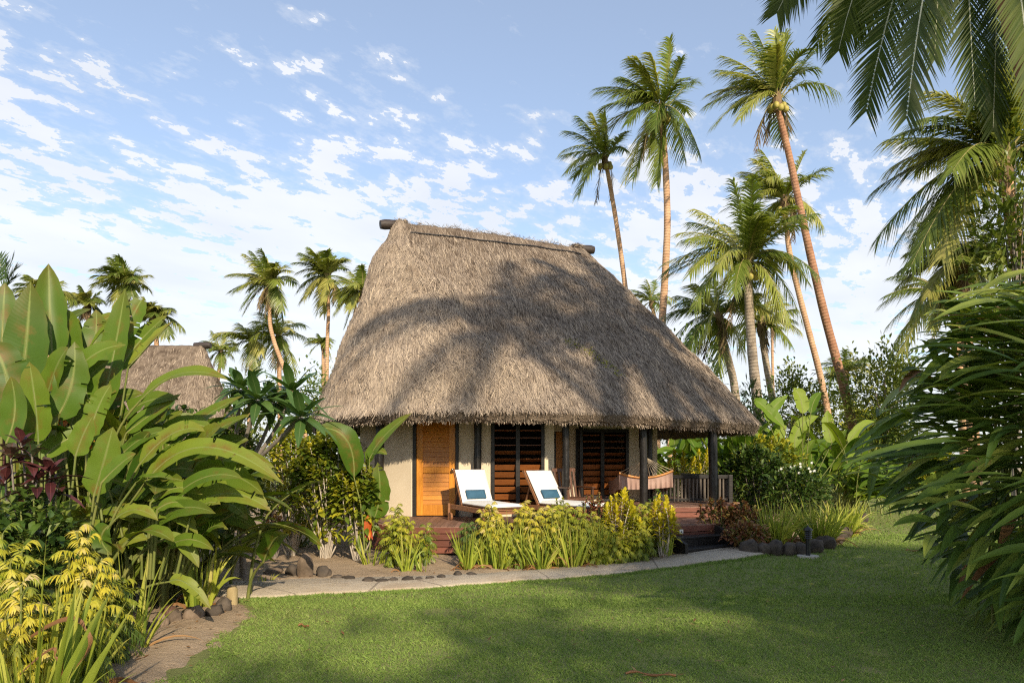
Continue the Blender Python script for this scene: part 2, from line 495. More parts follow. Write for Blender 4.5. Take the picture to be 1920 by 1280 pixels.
G['rock'] = M_plain('brown_stone', (.08, .06, .042), (.24, .18, .13), .85, 4, .7, 25, use_rnd=.6)
G['rock_dark'] = M_plain('dark_volcanic_stone', (.03, .025, .021), (.1, .08, .062), .85, 5, .7, 25, use_rnd=.6)
G['stump'] = M_plain('cut_timber', (.26, .2, .1), (.38, .3, .16), .85, 6, .5, 30, (3, 3, 1))
G['sign_plate'] = M_plain('white_plate', (.75, .74, .7), (.8, .79, .75), .5, 5, 0)


def M_ground(name, kind):
    m, nt, out = newmat(name)
    co = objco(nt)
    n1 = noise(nt, co, .7, 6, .6); n2 = noise(nt, co, 9, 6, .65); n3 = noise(nt, co, 60, 4, .7)
    if kind == 'lawn':
        c = mixc(nt, n2, ramp(nt, n1, [(.3, (.18, .21, .07)), (.7, (.26, .29, .095))]), ramp(nt, n3, [(.3, (.13, .15, .05)), (.7, (.28, .28, .11))]))
        c = mixc(nt, ramp(nt, noise(nt, co, 1.7, 5, .7), [(.58, (0, 0, 0)), (.72, (.7, .7, .7))]), c, (.27, .21, .13))
    elif kind == 'soil':
        c = mixc(nt, n2, ramp(nt, n1, [(.3, (.27, .19, .12)), (.7, (.46, .35, .24))]), ramp(nt, n3, [(.3, (.2, .14, .09)), (.55, (.44, .34, .23)), (.75, (.6, .5, .38))]))
    else:
        c = mixc(nt, n2, ramp(nt, n1, [(.3, (.44, .36, .26)), (.7, (.58, .49, .37))]), ramp(nt, n3, [(.3, (.34, .29, .22)), (.7, (.56, .5, .41))]))
        ck = nd(nt, 'ShaderNodeTexVoronoi', feature='DISTANCE_TO_EDGE'); ck.inputs['Scale'].default_value = .55
        nt.links.new(objco(nt), ck.inputs['Vector'])
        c = mixc(nt, ramp(nt, noise(nt, co, 1.1, 6, .7), [(.5, (0, 0, 0)), (.66, (.8, .8, .8))]), c, (.36, .27, .18))
        c = mixc(nt, mth(nt, 'MULTIPLY', mth(nt, 'LESS_THAN', ck.outputs['Distance'], .006), .6), c, (.12, .1, .08))
    b = nd(nt, 'ShaderNodeBsdfPrincipled'); b.inputs['Roughness'].default_value = .95; b.inputs['Specular IOR Level'].default_value = .1
    nt.links.new(c, b.inputs['Base Color'])
    bumped(nt, b, mth(nt, 'ADD', n3, mth(nt, 'MULTIPLY', n2, 1.5)), .7, .03)
    nt.links.new(b.outputs[0], out.inputs[0])
    return m


G['lawn'] = M_ground('lawn_soil_and_grass', 'lawn'); G['soil'] = M_ground('sandy_soil', 'soil'); G['paving'] = M_ground('path_concrete', 'path')

# ------------------------------------------------------------------ camera, sun, sky
cd = bpy.data.cameras.new('camera'); cam = bpy.data.objects.new('camera', cd); COL.objects.link(cam)
cam.location = (0, 0, H); cam.rotation_euler = (R(90), 0, 0)
cd.lens = 24; cd.sensor_width = 36; cd.sensor_fit = 'HORIZONTAL'; cd.shift_y = 220 / 1920; cd.clip_end = 3000; cd.clip_start = .05
SC.camera = cam
SUN_EL, SUN_AZ = 27.0, 20.0          # azimuth: degrees to the right of straight behind the camera
SV = np.array([math.sin(R(SUN_AZ)) * math.cos(R(SUN_EL)), -math.cos(R(SUN_AZ)) * math.cos(R(SUN_EL)), math.sin(R(SUN_EL))])
sl = bpy.data.lights.new('sun', 'SUN'); sun = bpy.data.objects.new('sun', sl); COL.objects.link(sun)
sl.energy = 2.35; sl.angle = R(.8); sl.color = (1, .84, .62)
sun.rotation_euler = Vector(SV).to_track_quat('Z', 'Y').to_euler()

wd = bpy.data.worlds.new('World'); SC.world = wd; wd.use_nodes = True
nt = wd.node_tree; nt.nodes.clear()
wo = nd(nt, 'ShaderNodeOutputWorld'); bg = nd(nt, 'ShaderNodeBackground'); bg.inputs['Strength'].default_value = .15
nt.links.new(bg.outputs[0], wo.inputs[0])
sky = nd(nt, 'ShaderNodeTexSky', sky_type='NISHITA', sun_disc=False)
sky.sun_elevation = R(SUN_EL); sky.sun_rotation = math.atan2(SV[0], SV[1]); sky.air_density = 1.0; sky.dust_density = .6; sky.ozone_density = 1.6
tc = nd(nt, 'ShaderNodeTexCoord'); sep = nd(nt, 'ShaderNodeSeparateXYZ'); nt.links.new(tc.outputs['Generated'], sep.inputs[0])
zz = mth(nt, 'ADD', mth(nt, 'MAXIMUM', sep.outputs[2], 0.0), .12)
cx = mth(nt, 'DIVIDE', sep.outputs[0], zz); cy = mth(nt, 'DIVIDE', sep.outputs[1], zz)
cv = nd(nt, 'ShaderNodeCombineXYZ'); nt.links.new(cx, cv.inputs[0]); nt.links.new(cy, cv.inputs[1])
mp = nd(nt, 'ShaderNodeMapping'); mp.vector_type = 'TEXTURE'; mp.inputs['Rotation'].default_value = (0, 0, R(48)); mp.inputs['Scale'].default_value = (1.25, .85, 1)
nt.links.new(cv.outputs[0], mp.inputs[0])
puff = noise(nt, mp.outputs[0], 9.5, 9, .64)
big = noise(nt, mp.outputs[0], 1.5, 3, .5)
# thicker towards the horizon and to the left
el = sep.outputs[2]
low = ramp(nt, el, [(.0, (1, 1, 1)), (.16, (.92, .92, .92)), (.32, (.58, .58, .58)), (.46, (.2, .2, .2)), (.62, (0, 0, 0))])
bw = nd(nt, 'ShaderNodeRGBToBW'); nt.links.new(low, bw.inputs[0])
d = mth(nt, 'ADD', mth(nt, 'MULTIPLY', puff, 1.15), mth(nt, 'MULTIPLY', big, .62))
d = mth(nt, 'ADD', d, mth(nt, 'MULTIPLY', bw.outputs[0], .42))
d = mth(nt, 'ADD', d, mth(nt, 'MULTIPLY', sep.outputs[0], -.06))
cov = ramp(nt, d, [(.86, (0, 0, 0)), (.98, (.42, .42, .42)), (1.0, (.5, .5, .5))])
cov = ramp(nt, mth(nt, 'SUBTRACT', d, .12), [(.87, (0, 0, 0)), (1.02, (.26, .26, .26)), (1.36, (.84, .84, .84))])
shade = noise(nt, mp.outputs[0], 2.0, 5, .5)
cc = ramp(nt, shade, [(.35, (2.15, 2.22, 2.36)), (.65, (2.5, 2.52, 2.6))])
skyc = mixc(nt, .24, mixc(nt, 1., sky.outputs[0], (.56, .55, .55), 'MULTIPLY'), (1.9, 2.0, 2.15))
nt.links.new(mixc(nt, cov, skyc, cc), bg.inputs['Color'])
SC.view_settings.view_transform = 'Standard'; SC.view_settings.look = 'None'; SC.view_settings.exposure = 1.46; SC.view_settings.gamma = 1
try:
    SC.cycles.max_bounces = 8; SC.cycles.transparent_max_bounces = 8
    SC.cycles.use_denoising = False; SC.cycles.filter_width = 1.2
except Exception: pass

# ------------------------------------------------------------------ ground, beds, path
def sheet(name, xs, ys, mat, dz=0.0, mask=None, bump=0.0, kind='structure'):
    X, Y = np.meshgrid(xs, ys)
    Z = ground_z(X, Y) + dz
    P = np.stack([X, Y, Z], -1)
    if bump: P[..., 2] += bump * (wob(P, 1.5, 2) * .6 + wob(P, 4, 5) * .4)
    f = grid_faces(len(ys), len(xs))
    if mask is not None:
        k = mask(X, Y).ravel()
        f = f[k[f].all(1)]
    mb = MB(); mb.add(P.reshape(-1, 3), f[:, ::1])
    o = mb.build(name, mat); o['kind'] = kind
    return o


def spaced(a, b, n, p=1.0):
    return a + (b - a) * np.linspace(0, 1, n) ** p


xs = np.unique(np.concatenate([np.linspace(-160, -12, 25), np.linspace(-12, 14, 131), np.linspace(14, 160, 25)]))
ys = np.unique(np.concatenate([np.linspace(-60, 2, 20), np.linspace(2, 22, 101), np.linspace(22, 60, 40), np.linspace(60, 400, 20)]))
sheet('lawn', xs, ys, G['lawn'])


def in_poly(poly):
    poly = np.asarray(poly, float)

    def f(X, Y):
        x, y = X.ravel(), Y.ravel(); c = np.zeros(len(x), bool)
        n = len(poly); j = n - 1
        wx = .07 * np.sin(y * 5.1) + .05 * np.sin(y * 11.3 + x * 3)
        wy = .05 * np.sin(x * 5.7) + .03 * np.sin(x * 13.1)
        x = x + wx; y = y + wy
        for i in range(n):
            xi, yi = poly[i]; xj, yj = poly[j]
            c ^= ((yi > y) != (yj > y)) & (x < (xj - xi) * (y - yi) / (yj - yi + 1e-12) + xi)
            j = i
        return c.reshape(X.shape)
    return f


PATH_F = [(-12, 8.0), (-6, 8.2), (-3.37, 8.45), (-1.14, 9.14), (.3, 9.75), (1.09, 9.95), (2.7, 10.35), (3.6, 10.7), (4.2, 11.1)]
PATH_B = [(4.15, 11.5), (3.9, 11.75), (2.75, 11.3), (1.63, 11.0), (.33, 10.5), (-1.26, 10.05), (-2.4, 9.75), (-3.84, 9.6), (-6, 9.5), (-12, 9.5)]
LEFT_BED = [(-14, 2.0), (-2.7, 2.0), (-2.75, 5.2), (-2.72, 5.74), (-2.8, 6.5), (-2.78, 7.3), (-3.0, 8.0), (-3.3, 8.35), (-6, 8.3), (-14, 8.1)]
FRONT_BED = [(-14, 9.4), (-6, 9.42), (-3.84, 9.52), (-2.4, 9.68), (-1.26, 9.96), (.33, 10.42), (1.63, 10.9), (2.75, 11.2), (3.9, 11.6),
             (4.3, 11.35), (4.95, 11.7), (6.0, 12.8), (7.1, 14.4), (8.6, 16.8), (9, 20), (6, 26), (-14, 26)]
bx_ = np.linspace(-14, 9.5, 330); by_ = np.linspace(2, 26, 340)


def bed(name, poly, xs, ys):
    X, Y = np.meshgrid(xs, ys); pts = np.stack([X.ravel(), Y.ravel()], 1); p = np.asarray(poly, float)
    wx = .06 * np.sin(pts[:, 1] * 5.1) + .05 * np.sin(pts[:, 1] * 11.3 + pts[:, 0] * 3) + .03 * np.sin(pts[:, 0] * 23 + pts[:, 1] * 19)
    d = np.full(len(pts), 9.)
    for q0, q1 in zip(p, np.roll(p, -1, 0)):
        e = q1 - q0; t = np.clip(((pts - q0) @ e) / (e @ e), 0, 1); d = np.minimum(d, np.linalg.norm(pts - q0 - t[:, None] * e, axis=1))
    d = np.where(in_poly(poly)(X, Y).ravel(), d, -d) + wx
    P = np.c_[pts, ground_z(pts[:, 0], pts[:, 1])]
    P[:, 2] += -.03 + .065 * sstep(-.12, .22, d) + .022 * (wob(P, 1.5, 2) * .6 + wob(P, 4, 5) * .4) * sstep(.0, .4, d) + .05 * sstep(.4, 1.6, d)
    f = grid_faces(len(ys), len(xs)); k = d > -.25; f = f[k[f].all(1)]
    mb = MB(); mb.add(P, f); o = mb.build(name, G['soil']); o['kind'] = 'structure'


bed('garden_bed', FRONT_BED, bx_, by_)
bed('garden_soil', LEFT_BED, bx_, np.linspace(2, 9, 200))
pm = MB()
px_ = np.linspace(-12, 4.2, 163)
fy = np.interp(px_, *np.array(PATH_F).T); by2 = np.interp(px_, *np.array(sorted(PATH_B)).T)
fy = fy + .02 * np.sin(px_ * 7) + .015 * np.sin(px_ * 17.3); by2 = by2 + .02 * np.sin(px_ * 6 + 1)
rows = []
for k, (y0, dz) in enumerate(((fy - .02, -.05), (fy, .035), (fy + .03, .048), (fy * .5 + by2 * .5, .055), (by2 - .03, .048), (by2, .035), (by2 + .02, -.05))):
    rows.append(np.stack([px_, y0, ground_z(px_, y0) + dz], 1))
pm.add(np.concatenate(rows), grid_faces(7, len(px_)))
o = pm.build('path', G['paving']); o['kind'] = 'structure'
in_left, in_front = in_poly(LEFT_BED), in_poly(FRONT_BED)


def on_path(x, y):
    return (y > np.interp(x, *np.array(PATH_F).T) - .0) & (y < np.interp(x, *np.array(sorted(PATH_B)).T)) & (x < 4.2)


# grass blades of the lawn: nobody could count them
gm = MB()


def grass(n, y0, y1, hl, wl, seed):
    # even in the picture's foreground, thinner far away
    r = np.random.default_rng(seed)
    y = y0 + (y1 - y0) * r.random(n) ** 1.0
    x = (r.random(n) * 2 - 1) * (y * .78 + .6)
    k = ~in_left(x, y) & ~in_front(x, y) & ~on_path(x, y) & (x > -9)
    # tufts creeping into the sand
    k |= in_left(x, y) & (x > -3.3) & (wob(np.stack([x, y, x * 0], 1), 3.2, 1) + .35 * (x + 2.9) * 2 > .35) & (r.random(n) < .7)
    bare = wob(np.stack([x, y, x * 0], 1), 1.1, 7) > .78
    k &= ~bare | (r.random(n) < .35)
    x, y = x[k], y[k]; m = len(x)
    z = ground_z(x, y)
    a = r.random(m) * 6.283; lean = r.uniform(.15, 1.0, m)
    d = np.stack([np.cos(a) * lean, np.sin(a) * lean, np.ones(m)], 1)
    cl = wob(np.stack([x, y, x * 0], 1), 1.6, 3) * .5 + .5
    cl2 = wob(np.stack([x, y, x * 0], 1), .55, 9)
    rn = np.clip(.2 + .28 * cl + .22 * cl2 + r.normal(0, .2, m), 0, 1)
    up = np.stack([-np.sin(a + r.normal(0, .8, m)), np.cos(a), np.full(m, .2)], 1)
    ribbons(gm, np.stack([x, y, z - .004], 1), d, up, hl * r.uniform(.6, 1.5, m) * (.8 + .5 * cl), wl * r.uniform(.7, 1.3, m), .35, 2, P_BLADE, None, rn)


grass(150000, 4.6, 8.5, .045, .006, 1)
grass(110000, 8, 14, .05, .009, 2)
grass(60000, 13, 34, .06, .02, 3)
for edge, inw, nn_ in ((PATH_F, -1, 15000),):
    x = rng.uniform(-4.2, 4.1, nn_); y = np.interp(x, *np.array(edge).T) + rng.normal(-.03, .05, nn_) + .05 * np.sin(x * 9) * np.sin(x * 3.1)
    k = ~in_left(x, y); x, y = x[k], y[k]; m = len(x); a = rng.random(m) * 6.283; l = rng.uniform(.2, 1.2, m)
    ribbons(gm, np.stack([x, y, ground_z(x, y) - .004], 1), np.stack([np.cos(a) * l, np.sin(a) * l + .15, np.ones(m)], 1), np.stack([-np.sin(a), np.cos(a), np.full(m, .2)], 1), rng.uniform(.04, .1, m), .008, .4, 2, P_BLADE, None, np.clip(rng.normal(.35, .22, m), 0, 1))
# weeds and coarser tufts in the lawn
nw = 260; wx_ = rng.uniform(-3.0, 7.5, nw); wy_ = rng.uniform(4.8, 14, nw); k = ~in_left(wx_, wy_) & ~in_front(wx_, wy_) & ~on_path(wx_, wy_); wx_, wy_ = wx_[k], wy_[k]
kk = np.repeat(np.arange(len(wx_)), 26); m = len(kk); a = rng.random(m) * 6.283; l = rng.uniform(.3, 1.4, m)
x = wx_[kk] + rng.normal(0, .05, m); y = wy_[kk] + rng.normal(0, .05, m)
ribbons(gm, np.stack([x, y, ground_z(x, y)], 1), np.stack([np.cos(a) * l, np.sin(a) * l, np.ones(m)], 1), np.stack([-np.sin(a), np.cos(a), np.full(m, .2)], 1), rng.uniform(.04, .085, m), rng.uniform(.008, .016, m), .45, 2, P_LANCE, None, np.clip(.15 + .5 * rng.random(len(wx_))[kk] + rng.normal(0, .1, m), 0, 1))
o = gm.build('lawn_grass', G['grass'], smooth=False)
tag(o, 'short green lawn grass covering the ground in front of the cottage', 'grass', kind='stuff')
# litter on the soil
lm = MB(); n = 9000
x = rng.uniform(-9, 7, n); y = rng.uniform(4.5, 13, n)
k = (in_left(x, y) & ((x < -3.15) | (rng.random(n) < .18))) | (in_front(x, y) & (rng.random(n) < .4) & (y < 12.5)); x, y = x[k], y[k]; n = len(x)
x = np.r_[x, rng.uniform(-2.6, 6, 170)]; y = np.r_[y, rng.uniform(4.9, 11.5, 170)]; n = len(x)
a = rng.random(n) * 6.283
ribbons(lm, np.stack([x, y, ground_z(x, y) + .045], 1), np.stack([np.cos(a), np.sin(a), rng.normal(.05, .15, n)], 1), (0, 0, 1), rng.uniform(.02, .11, n), rng.uniform(.006, .03, n), .1, 2, P_LANCE, None)
o = lm.build('leaf_litter', G['dry']); tag(o, 'small dry leaves and twigs scattered over the sandy garden beds', 'leaf litter', kind='stuff')

# ------------------------------------------------------------------ the cottage
def catmull(pts, n):
    p = np.asarray(pts, float); k = len(p); out = []
    for i in range(k):
        a, b, c, d = p[(i - 1) % k], p[i], p[(i + 1) % k], p[(i + 2) % k]
        t = np.linspace(0, 1, 24, endpoint=False)[:, None]
        out.append(.5 * (2 * b + (c - a) * t + (2 * a - 5 * b + 4 * c - d) * t ** 2 + (3 * b - a - 3 * c + d) * t ** 3))
    q = np.concatenate(out); q = np.vstack([q, q[:1]])
    s = np.concatenate([[0], np.cumsum(np.linalg.norm(np.diff(q, axis=0), axis=1))])
    u = np.linspace(0, s[-1], n, endpoint=False)
    return np.stack([np.interp(u, s, q[:, i]) for i in range(q.shape[1])], 1)


def thatch_roof(parent, eave, r0, r1, n_straw, fold_at=None, seed=1, ns=260, fringe=5000, far=False, ridge_sag=.0):
    """a loaf of thatch between a closed eave line and a ridge"""
    r = np.random.default_rng(seed)
    E = catmull(eave, ns); r0 = np.asarray(r0, float); r1 = np.asarray(r1, float)
    ax = nrm((r1 - r0)[:2]); hl = np.linalg.norm((r1 - r0)[:2])
    a = np.clip((E[:, :2] - r0[:2]) @ ax, 0, hl); f = a / hl
    Rp = np.c_[r0[:2] + ax * a[:, None], r0[2] + (r1[2] - r0[2]) * f + ridge_sag * np.sin(np.pi * f)]
    dirs = nrm(E[:, :2] - Rp[:, :2])
    R1 = Rp.copy(); R1[:, :2] += dirs * .2; R1[:, 2] -= .06
    cv = .06 - .085 * sstep(.35, .9, (E[:, 0] - E[:, 0].min()) / np.ptp(E[:, 0]))
    if far: cv = np.full(ns, .06)
    tt = np.linspace(0, 1, 64)

    def surf(i, t):
        i0 = np.floor(i).astype(int) % ns; i1 = (i0 + 1) % ns; w = (i - np.floor(i))[..., None]
        e = E[i0] * (1 - w) + E[i1] * w; q = R1[i0] * (1 - w) + R1[i1] * w
        c = cv[i0] * (1 - w[..., 0]) + cv[i1] * w[..., 0]
        P = q + (e - q) * t[..., None]
        g = t + c * np.sin(np.pi * t)
        P[..., 2] = q[..., 2] + (e[..., 2] - q[..., 2]) * g
        out = nrm(np.concatenate([(e - q)[..., :2], np.zeros(e.shape[:-1] + (1,))], -1))
        out = nrm(out * .75 + np.array([0, 0, .6]))
        dsp = .05 * wob(P, .8, seed) + .03 * wob(P, 2.6, seed + 2) + .015 * wob(P, 7, seed + 5)
        dsp = dsp * np.minimum(1, (t + .1) * 2) * (.25 + .75 * sstep(1.0, .86, t))
        if fold_at is not None:
            s = (i - fold_at + ns / 2) % ns - ns / 2
            s = s + 5 * np.sin(t * 5 + .6) + 3 * np.sin(t * 13)
            dsp = dsp + .2 * sstep(1.5, -1.5, s) * sstep(60, 30, -s) * sstep(.05, .2, t) * sstep(1.0, .8, t)
        P = P + out * dsp[..., None]
        return P, out
    ii = np.arange(ns)[None] + np.zeros((len(tt), 1)); TT = tt[:, None] + np.zeros((1, ns))
    P, _ = surf(ii, TT)
    cen = Rp + np.array([0, 0, .02]); cen[:, 2] += .03 * wob(cen, 3, 1)
    ed = np.concatenate([nrm(E[:, :2] - Rp[:, :2]), np.zeros((ns, 1))], 1)
    jag = (.03 * r.random(ns) + .02 * np.sin(np.arange(ns) * 1.7))[:, None]
    low = P[-1]
    rows = [cen[None], P]
    for di, dz in ((.01, -.05), (-.05, -.15), (-.2, -.2), (-.45, -.05), (-.9, .42), (-1.5, 1.2)):
        q = low + ed * di; q[:, 2] = low[:, 2] + dz
        if dz < -.1: q[:, 2] -= jag[:, 0]
        rows.append(q[None])
    q = Rp.copy(); q[:, 2] -= .75
    rows.append(q[None])
    V = np.concatenate(rows)
    mb = MB(); mb.add(V.reshape(-1, 3), grid_faces(len(V), ns, True)[:, ::-1], .5)
    # straws lying on it
    N = n_straw
    i = r.random(N) * ns; t = r.random(N) ** .62
    if not far:
        i = np.where(r.random(N) < .9, i, i)
    S, o = surf(i, t); S2, _ = surf(i, np.minimum(t + .02, 1.02)); S3, _ = surf(i + .5, t)
    D = nrm(S2 - S); X = nrm(S3 - S)
    keep = ((CAM - S) * np.cross(X, D)).sum(1) * np.sign((o * np.cross(X, D)).sum(1)) > -2.5
    keep |= r.random(N) < .25
    S, o, D, X, t, i = S[keep], o[keep], D[keep], X[keep], t[keep], i[keep]; N = len(S)
    shag = np.full(N, .0)
    if fold_at is not None:
        s = (i - fold_at + ns / 2) % ns - ns / 2
        shag = sstep(2, -2, s + 5 * np.sin(t * 5 + .6)) * sstep(48, 36, -s)
        shag = shag * (.6 + .5 * wob(S, .9, 3))
        shag = np.clip(shag, 0, 1)
    ang = r.normal(0, .18 + .3 * shag)
    d = D * np.cos(ang)[:, None] + X * np.sin(ang)[:, None] + o * (r.random(N) * .035 + .0 + .12 * shag * r.random(N))[:, None]
    L = r.uniform(.1, .26, N) * (1 + .75 * shag); w = r.uniform(.005, .011, N) * (1.8 if far else 1)
    base = S + o * (.004 + .02 * r.random(N) + .03 * shag * r.random(N))[:, None] - d * (L * .5)[:, None]
    rn = np.clip(r.normal(.44, .23, N) + .16 * shag, 0, 1)
    ribbons(mb, base, d, o + X * r.normal(0, .4, N)[:, None], L, w, .04, 1 if far else 2, P_STRAW, None, rn, 1)
    # ragged straw ends along the eave
    i = r.random(fringe) * ns; t = np.ones(fringe)
    S, o = surf(i, t); i0 = i.astype(int) % ns
    dz = r.uniform(-.26, .02, fringe)
    base = S - ed[i0] * (.02 + .55 * np.maximum(-dz - .1, 0) + .03)[:, None]; base[:, 2] += dz + .08
    d = ed[i0] * r.uniform(.1, .9, fringe)[:, None] + np.array([0, 0, -.8]) + r.normal(0, .22, (fringe, 3))
    ribbons(mb, base, d, ed[i0] + r.normal(0, .5, (fringe, 3)), r.uniform(.05, .115, fringe), r.uniform(.006, .012, fringe) * (1.7 if far else 1), .0, 1, P_STRAW, None, np.clip(r.normal(.4, .25, fringe), 0, 1), 1)
    # stubble on the ridge
    if not far:
        m = 2600; k = r.integers(0, ns, m)
        b = cen[k] + r.normal(0, .05, (m, 3)) * [1, 1, .3]
        ribbons(mb, b, r.normal(0, .6, (m, 3)) + [0, 0, .35], (1, .2, 0), r.uniform(.06, .16, m), .012, .2, 1, P_STRAW, None, None, 1)
    roof = mb.build('roof', [G['thatch'], G['straw']], parent, smooth=False)
    return roof, E, surf, ns


cot = thing('thatched_cottage', (0, 16, .1), 'large cottage with steep thatched roof, cream walls, orange louvred door and red deck', 'cottage')
EZ = 2.62
EAVE = [(-4.2, 14.7, EZ), (-3.35, 13.4, EZ), (-1.85, 12.62, EZ + .02), (-.2, 12.4, EZ + .02), (1.3, 12.65, EZ), (2.65, 13.1, EZ - .04), (4.05, 13.85, EZ - .07),
        (5.05, 14.45, EZ - .1), (5.5, 15.4, EZ - .1), (5.3, 17.2, EZ - .1), (4.4, 19.6, EZ - .1), (2.6, 21.6, EZ - .1), (0, 22.4, EZ), (-2.6, 22.0, EZ), (-4.3, 20.4, EZ), (-5.05, 18, EZ), (-4.8, 16.2, EZ)]
r0, r1 = W(752, 419, 16.2), W(1082, 466, 18.1)
# where the raised fold of the near corner meets the eave
E_ = catmull(EAVE, 260)
fold_i = float(np.argmin(np.abs(E_[:, 0] / E_[:, 1] - (945 - 960) / F) + (E_[:, 1] > 14) * 9))
roof, EV, surf, ns = thatch_roof(cot, EAVE, r0, r1, 230000, fold_i, 3, fringe=24000, ridge_sag=.04)
ax = nrm(r1 - r0)
for a, b, dz in ((r0 + ax * .15, W(713, 421, 16.0), 0), (r1 - ax * .15, W(1113, 469, 18.25), 0)):
    mb = MB(); t = np.linspace(0, 1, 7)[:, None]
    p = a + (b - a) * t
    tube(mb, p, [.1, .1, .1, .105, .115, .12, .1], 12)
    mb.build('ridge_log', G['log'], roof)
mb = MB()
ii = np.linspace(0, ns, 260)
fr = (EV[:, :2] - r0[:2]) @ ax[:2] / np.linalg.norm(ax[:2])
sel = np.where((EV[:, 1] < 15.6) & (fr > .0) & (fr < 4.7))[0]
sel = sel[np.argsort(fr[sel])]
P, o = surf(sel.astype(float), np.full(len(sel), .055))
tube(mb, P + o * .03, .016, 6)
mb.build('ridge_rope', G['black_metal'], roof)
mb = MB()
q = int(np.argmin(np.abs(EV[:, 0] / EV[:, 1] - (1210 - 960) / F) + (EV[:, 1] > 15) * 9))
m = 260; ti = rng.uniform(.63, .83, m); iq = q - 6 + (ti - .63) * 30 + rng.normal(0, .7, m)
P, o = surf(iq, ti)
ribbons(mb, P, o + rng.normal(0, .6, (m, 3)), (1, 0, 0), rng.uniform(.04, .1, m), .02, .3, 2, P_OVAL)
mb.build('moss', G['aralia'], roof)['kind'] = 'stuff'

DZ, UZ = .58, .80


def wallq(mb, a, b, z0, z1, th=.12):
    a = np.array([*a, 0.]); b = np.array([*b, 0.]); T = nrm(b - a); n_ = np.array([T[1], -T[0], 0])
    prism(mb, [a[:2] + n_[:2] * 0, b[:2], b[:2] - n_[:2] * th, a[:2] - n_[:2] * th], z0, z1)


mb = MB()
A, B, C_, D_ = (-2.05, 13.9), (.86, 13.9), (.95, 15.2), (3.32, 15.6)
dl, dr = W(781, 0, 13.9)[0], W(854, 0, 13.9)[0]
wl, wr = W(921, 0, 13.9)[0], W(1021, 0, 13.9)[0]
wallq(mb, (-3.25, 14.6), A, DZ - .1, 2.85)
wallq(mb, A, (dl - .06, 13.9), DZ - .1, 2.85)
wallq(mb, (dr + .06, 13.9), (wl, 13.9), DZ - .1, 2.85)
wallq(mb, (wl, 13.9), (wr, 13.9), 2.62, 2.85)
wallq(mb, (wl, 13.9), (wr, 13.9), DZ - .1, .68)
wallq(mb, (wr, 13.9), B, DZ - .1, 2.85)
wallq(mb, (.86, 13.9 + .12), (.86, 15.2), UZ - .1, 2.85)
mb.build('wall', G['wall'], cot, smooth=False)
# recess wall, round the door and the wide louvred window
mb = MB()
TT = np.array(D_) - np.array(C_); Lw = np.linalg.norm(TT); TT = TT / Lw; rz2 = math.atan2(TT[1], TT[0])


def on2(px):
    k = (px - 960) / F       # x = k*y on the recess wall
    s = (k * C_[1] - C_[0]) / (TT[0] - k * TT[1])
    return np.array(C_) + TT * s


p0, p1, p2, p3, p4 = (on2(x) for x in (1036, 1064, 1079, 1178, 1227))
wallq(mb, p1, p2, UZ - .1, 2.52); wallq(mb, p3, p4, UZ - .1, 2.52); wallq(mb, p0, p1, 2.36, 2.52); wallq(mb, p2, p3, 2.42, 2.52)
wallq(mb, p2, p3, UZ - .1, .86)
wallq(mb, (3.32, 15.6), (2.2, 20.5), DZ, 2.7); wallq(mb, (2.2, 20.5), (-2.9, 20.4), DZ, 2.7); wallq(mb, (-2.9, 20.4), (-3.25, 14.6), DZ, 2.7)
mb.build('recess_wall', G['wall'], cot, smooth=False)
mb = MB()
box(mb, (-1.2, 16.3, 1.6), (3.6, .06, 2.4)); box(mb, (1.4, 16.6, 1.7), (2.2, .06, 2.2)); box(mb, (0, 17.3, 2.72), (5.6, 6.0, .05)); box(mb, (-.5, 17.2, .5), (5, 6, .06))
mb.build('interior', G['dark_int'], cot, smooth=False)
# the orange door
dm = MB(); w = dr - dl; dx = (dl + dr) / 2; dt = 2.66; yb = 13.9 + .03
box(dm, (dl + .065, yb, (DZ + .02 + dt) / 2), (.13, .06, dt - DZ - .02)); box(dm, (dr - .065, yb, (DZ + .02 + dt) / 2), (.13, .06, dt - DZ - .02))
for z0, z1 in ((DZ + .02, DZ + .24), (1.46, 1.585), (2.5, dt)):
    box(dm, (dx, yb, (z0 + z1) / 2), (w - .26, .058, z1 - z0))
door = dm.build('door', G['door'], cot, smooth=False, bevel=.006)
mb = MB()
for z0, z1, n in ((DZ + .24, 1.46, 7), (1.585, 2.5, 9)):
    h = (z1 - z0) / n
    for k in range(n):
        box(mb, (dx, yb + .012, z0 + h * (k + .5)), (w - .26, .03, h * .97), 0, 0, None, -.16)
mb.build('door_panel', G['door_h'], door, smooth=False)
mb = MB(); hx = dr - .05
tube(mb, [(hx, yb - .03, 1.53), (hx, yb - .06, 1.53), (hx, yb - .07, 1.53), (hx, yb - .1, 1.53)], [.035, .035, .018, .018], 12)
blob(mb, (hx, yb - .12, 1.53), (.034, .03, .034), 3, .02)
mb.build('door_handle', G['brass'], door)
mb = MB()
for x in (dl - .035, dr + .035): box(mb, (x, 13.9, (DZ + 2.8) / 2), (.065, .13, 2.8 - DZ))
mb.build('door_frame', G['black_wood'], cot, smooth=False, bevel=.006)


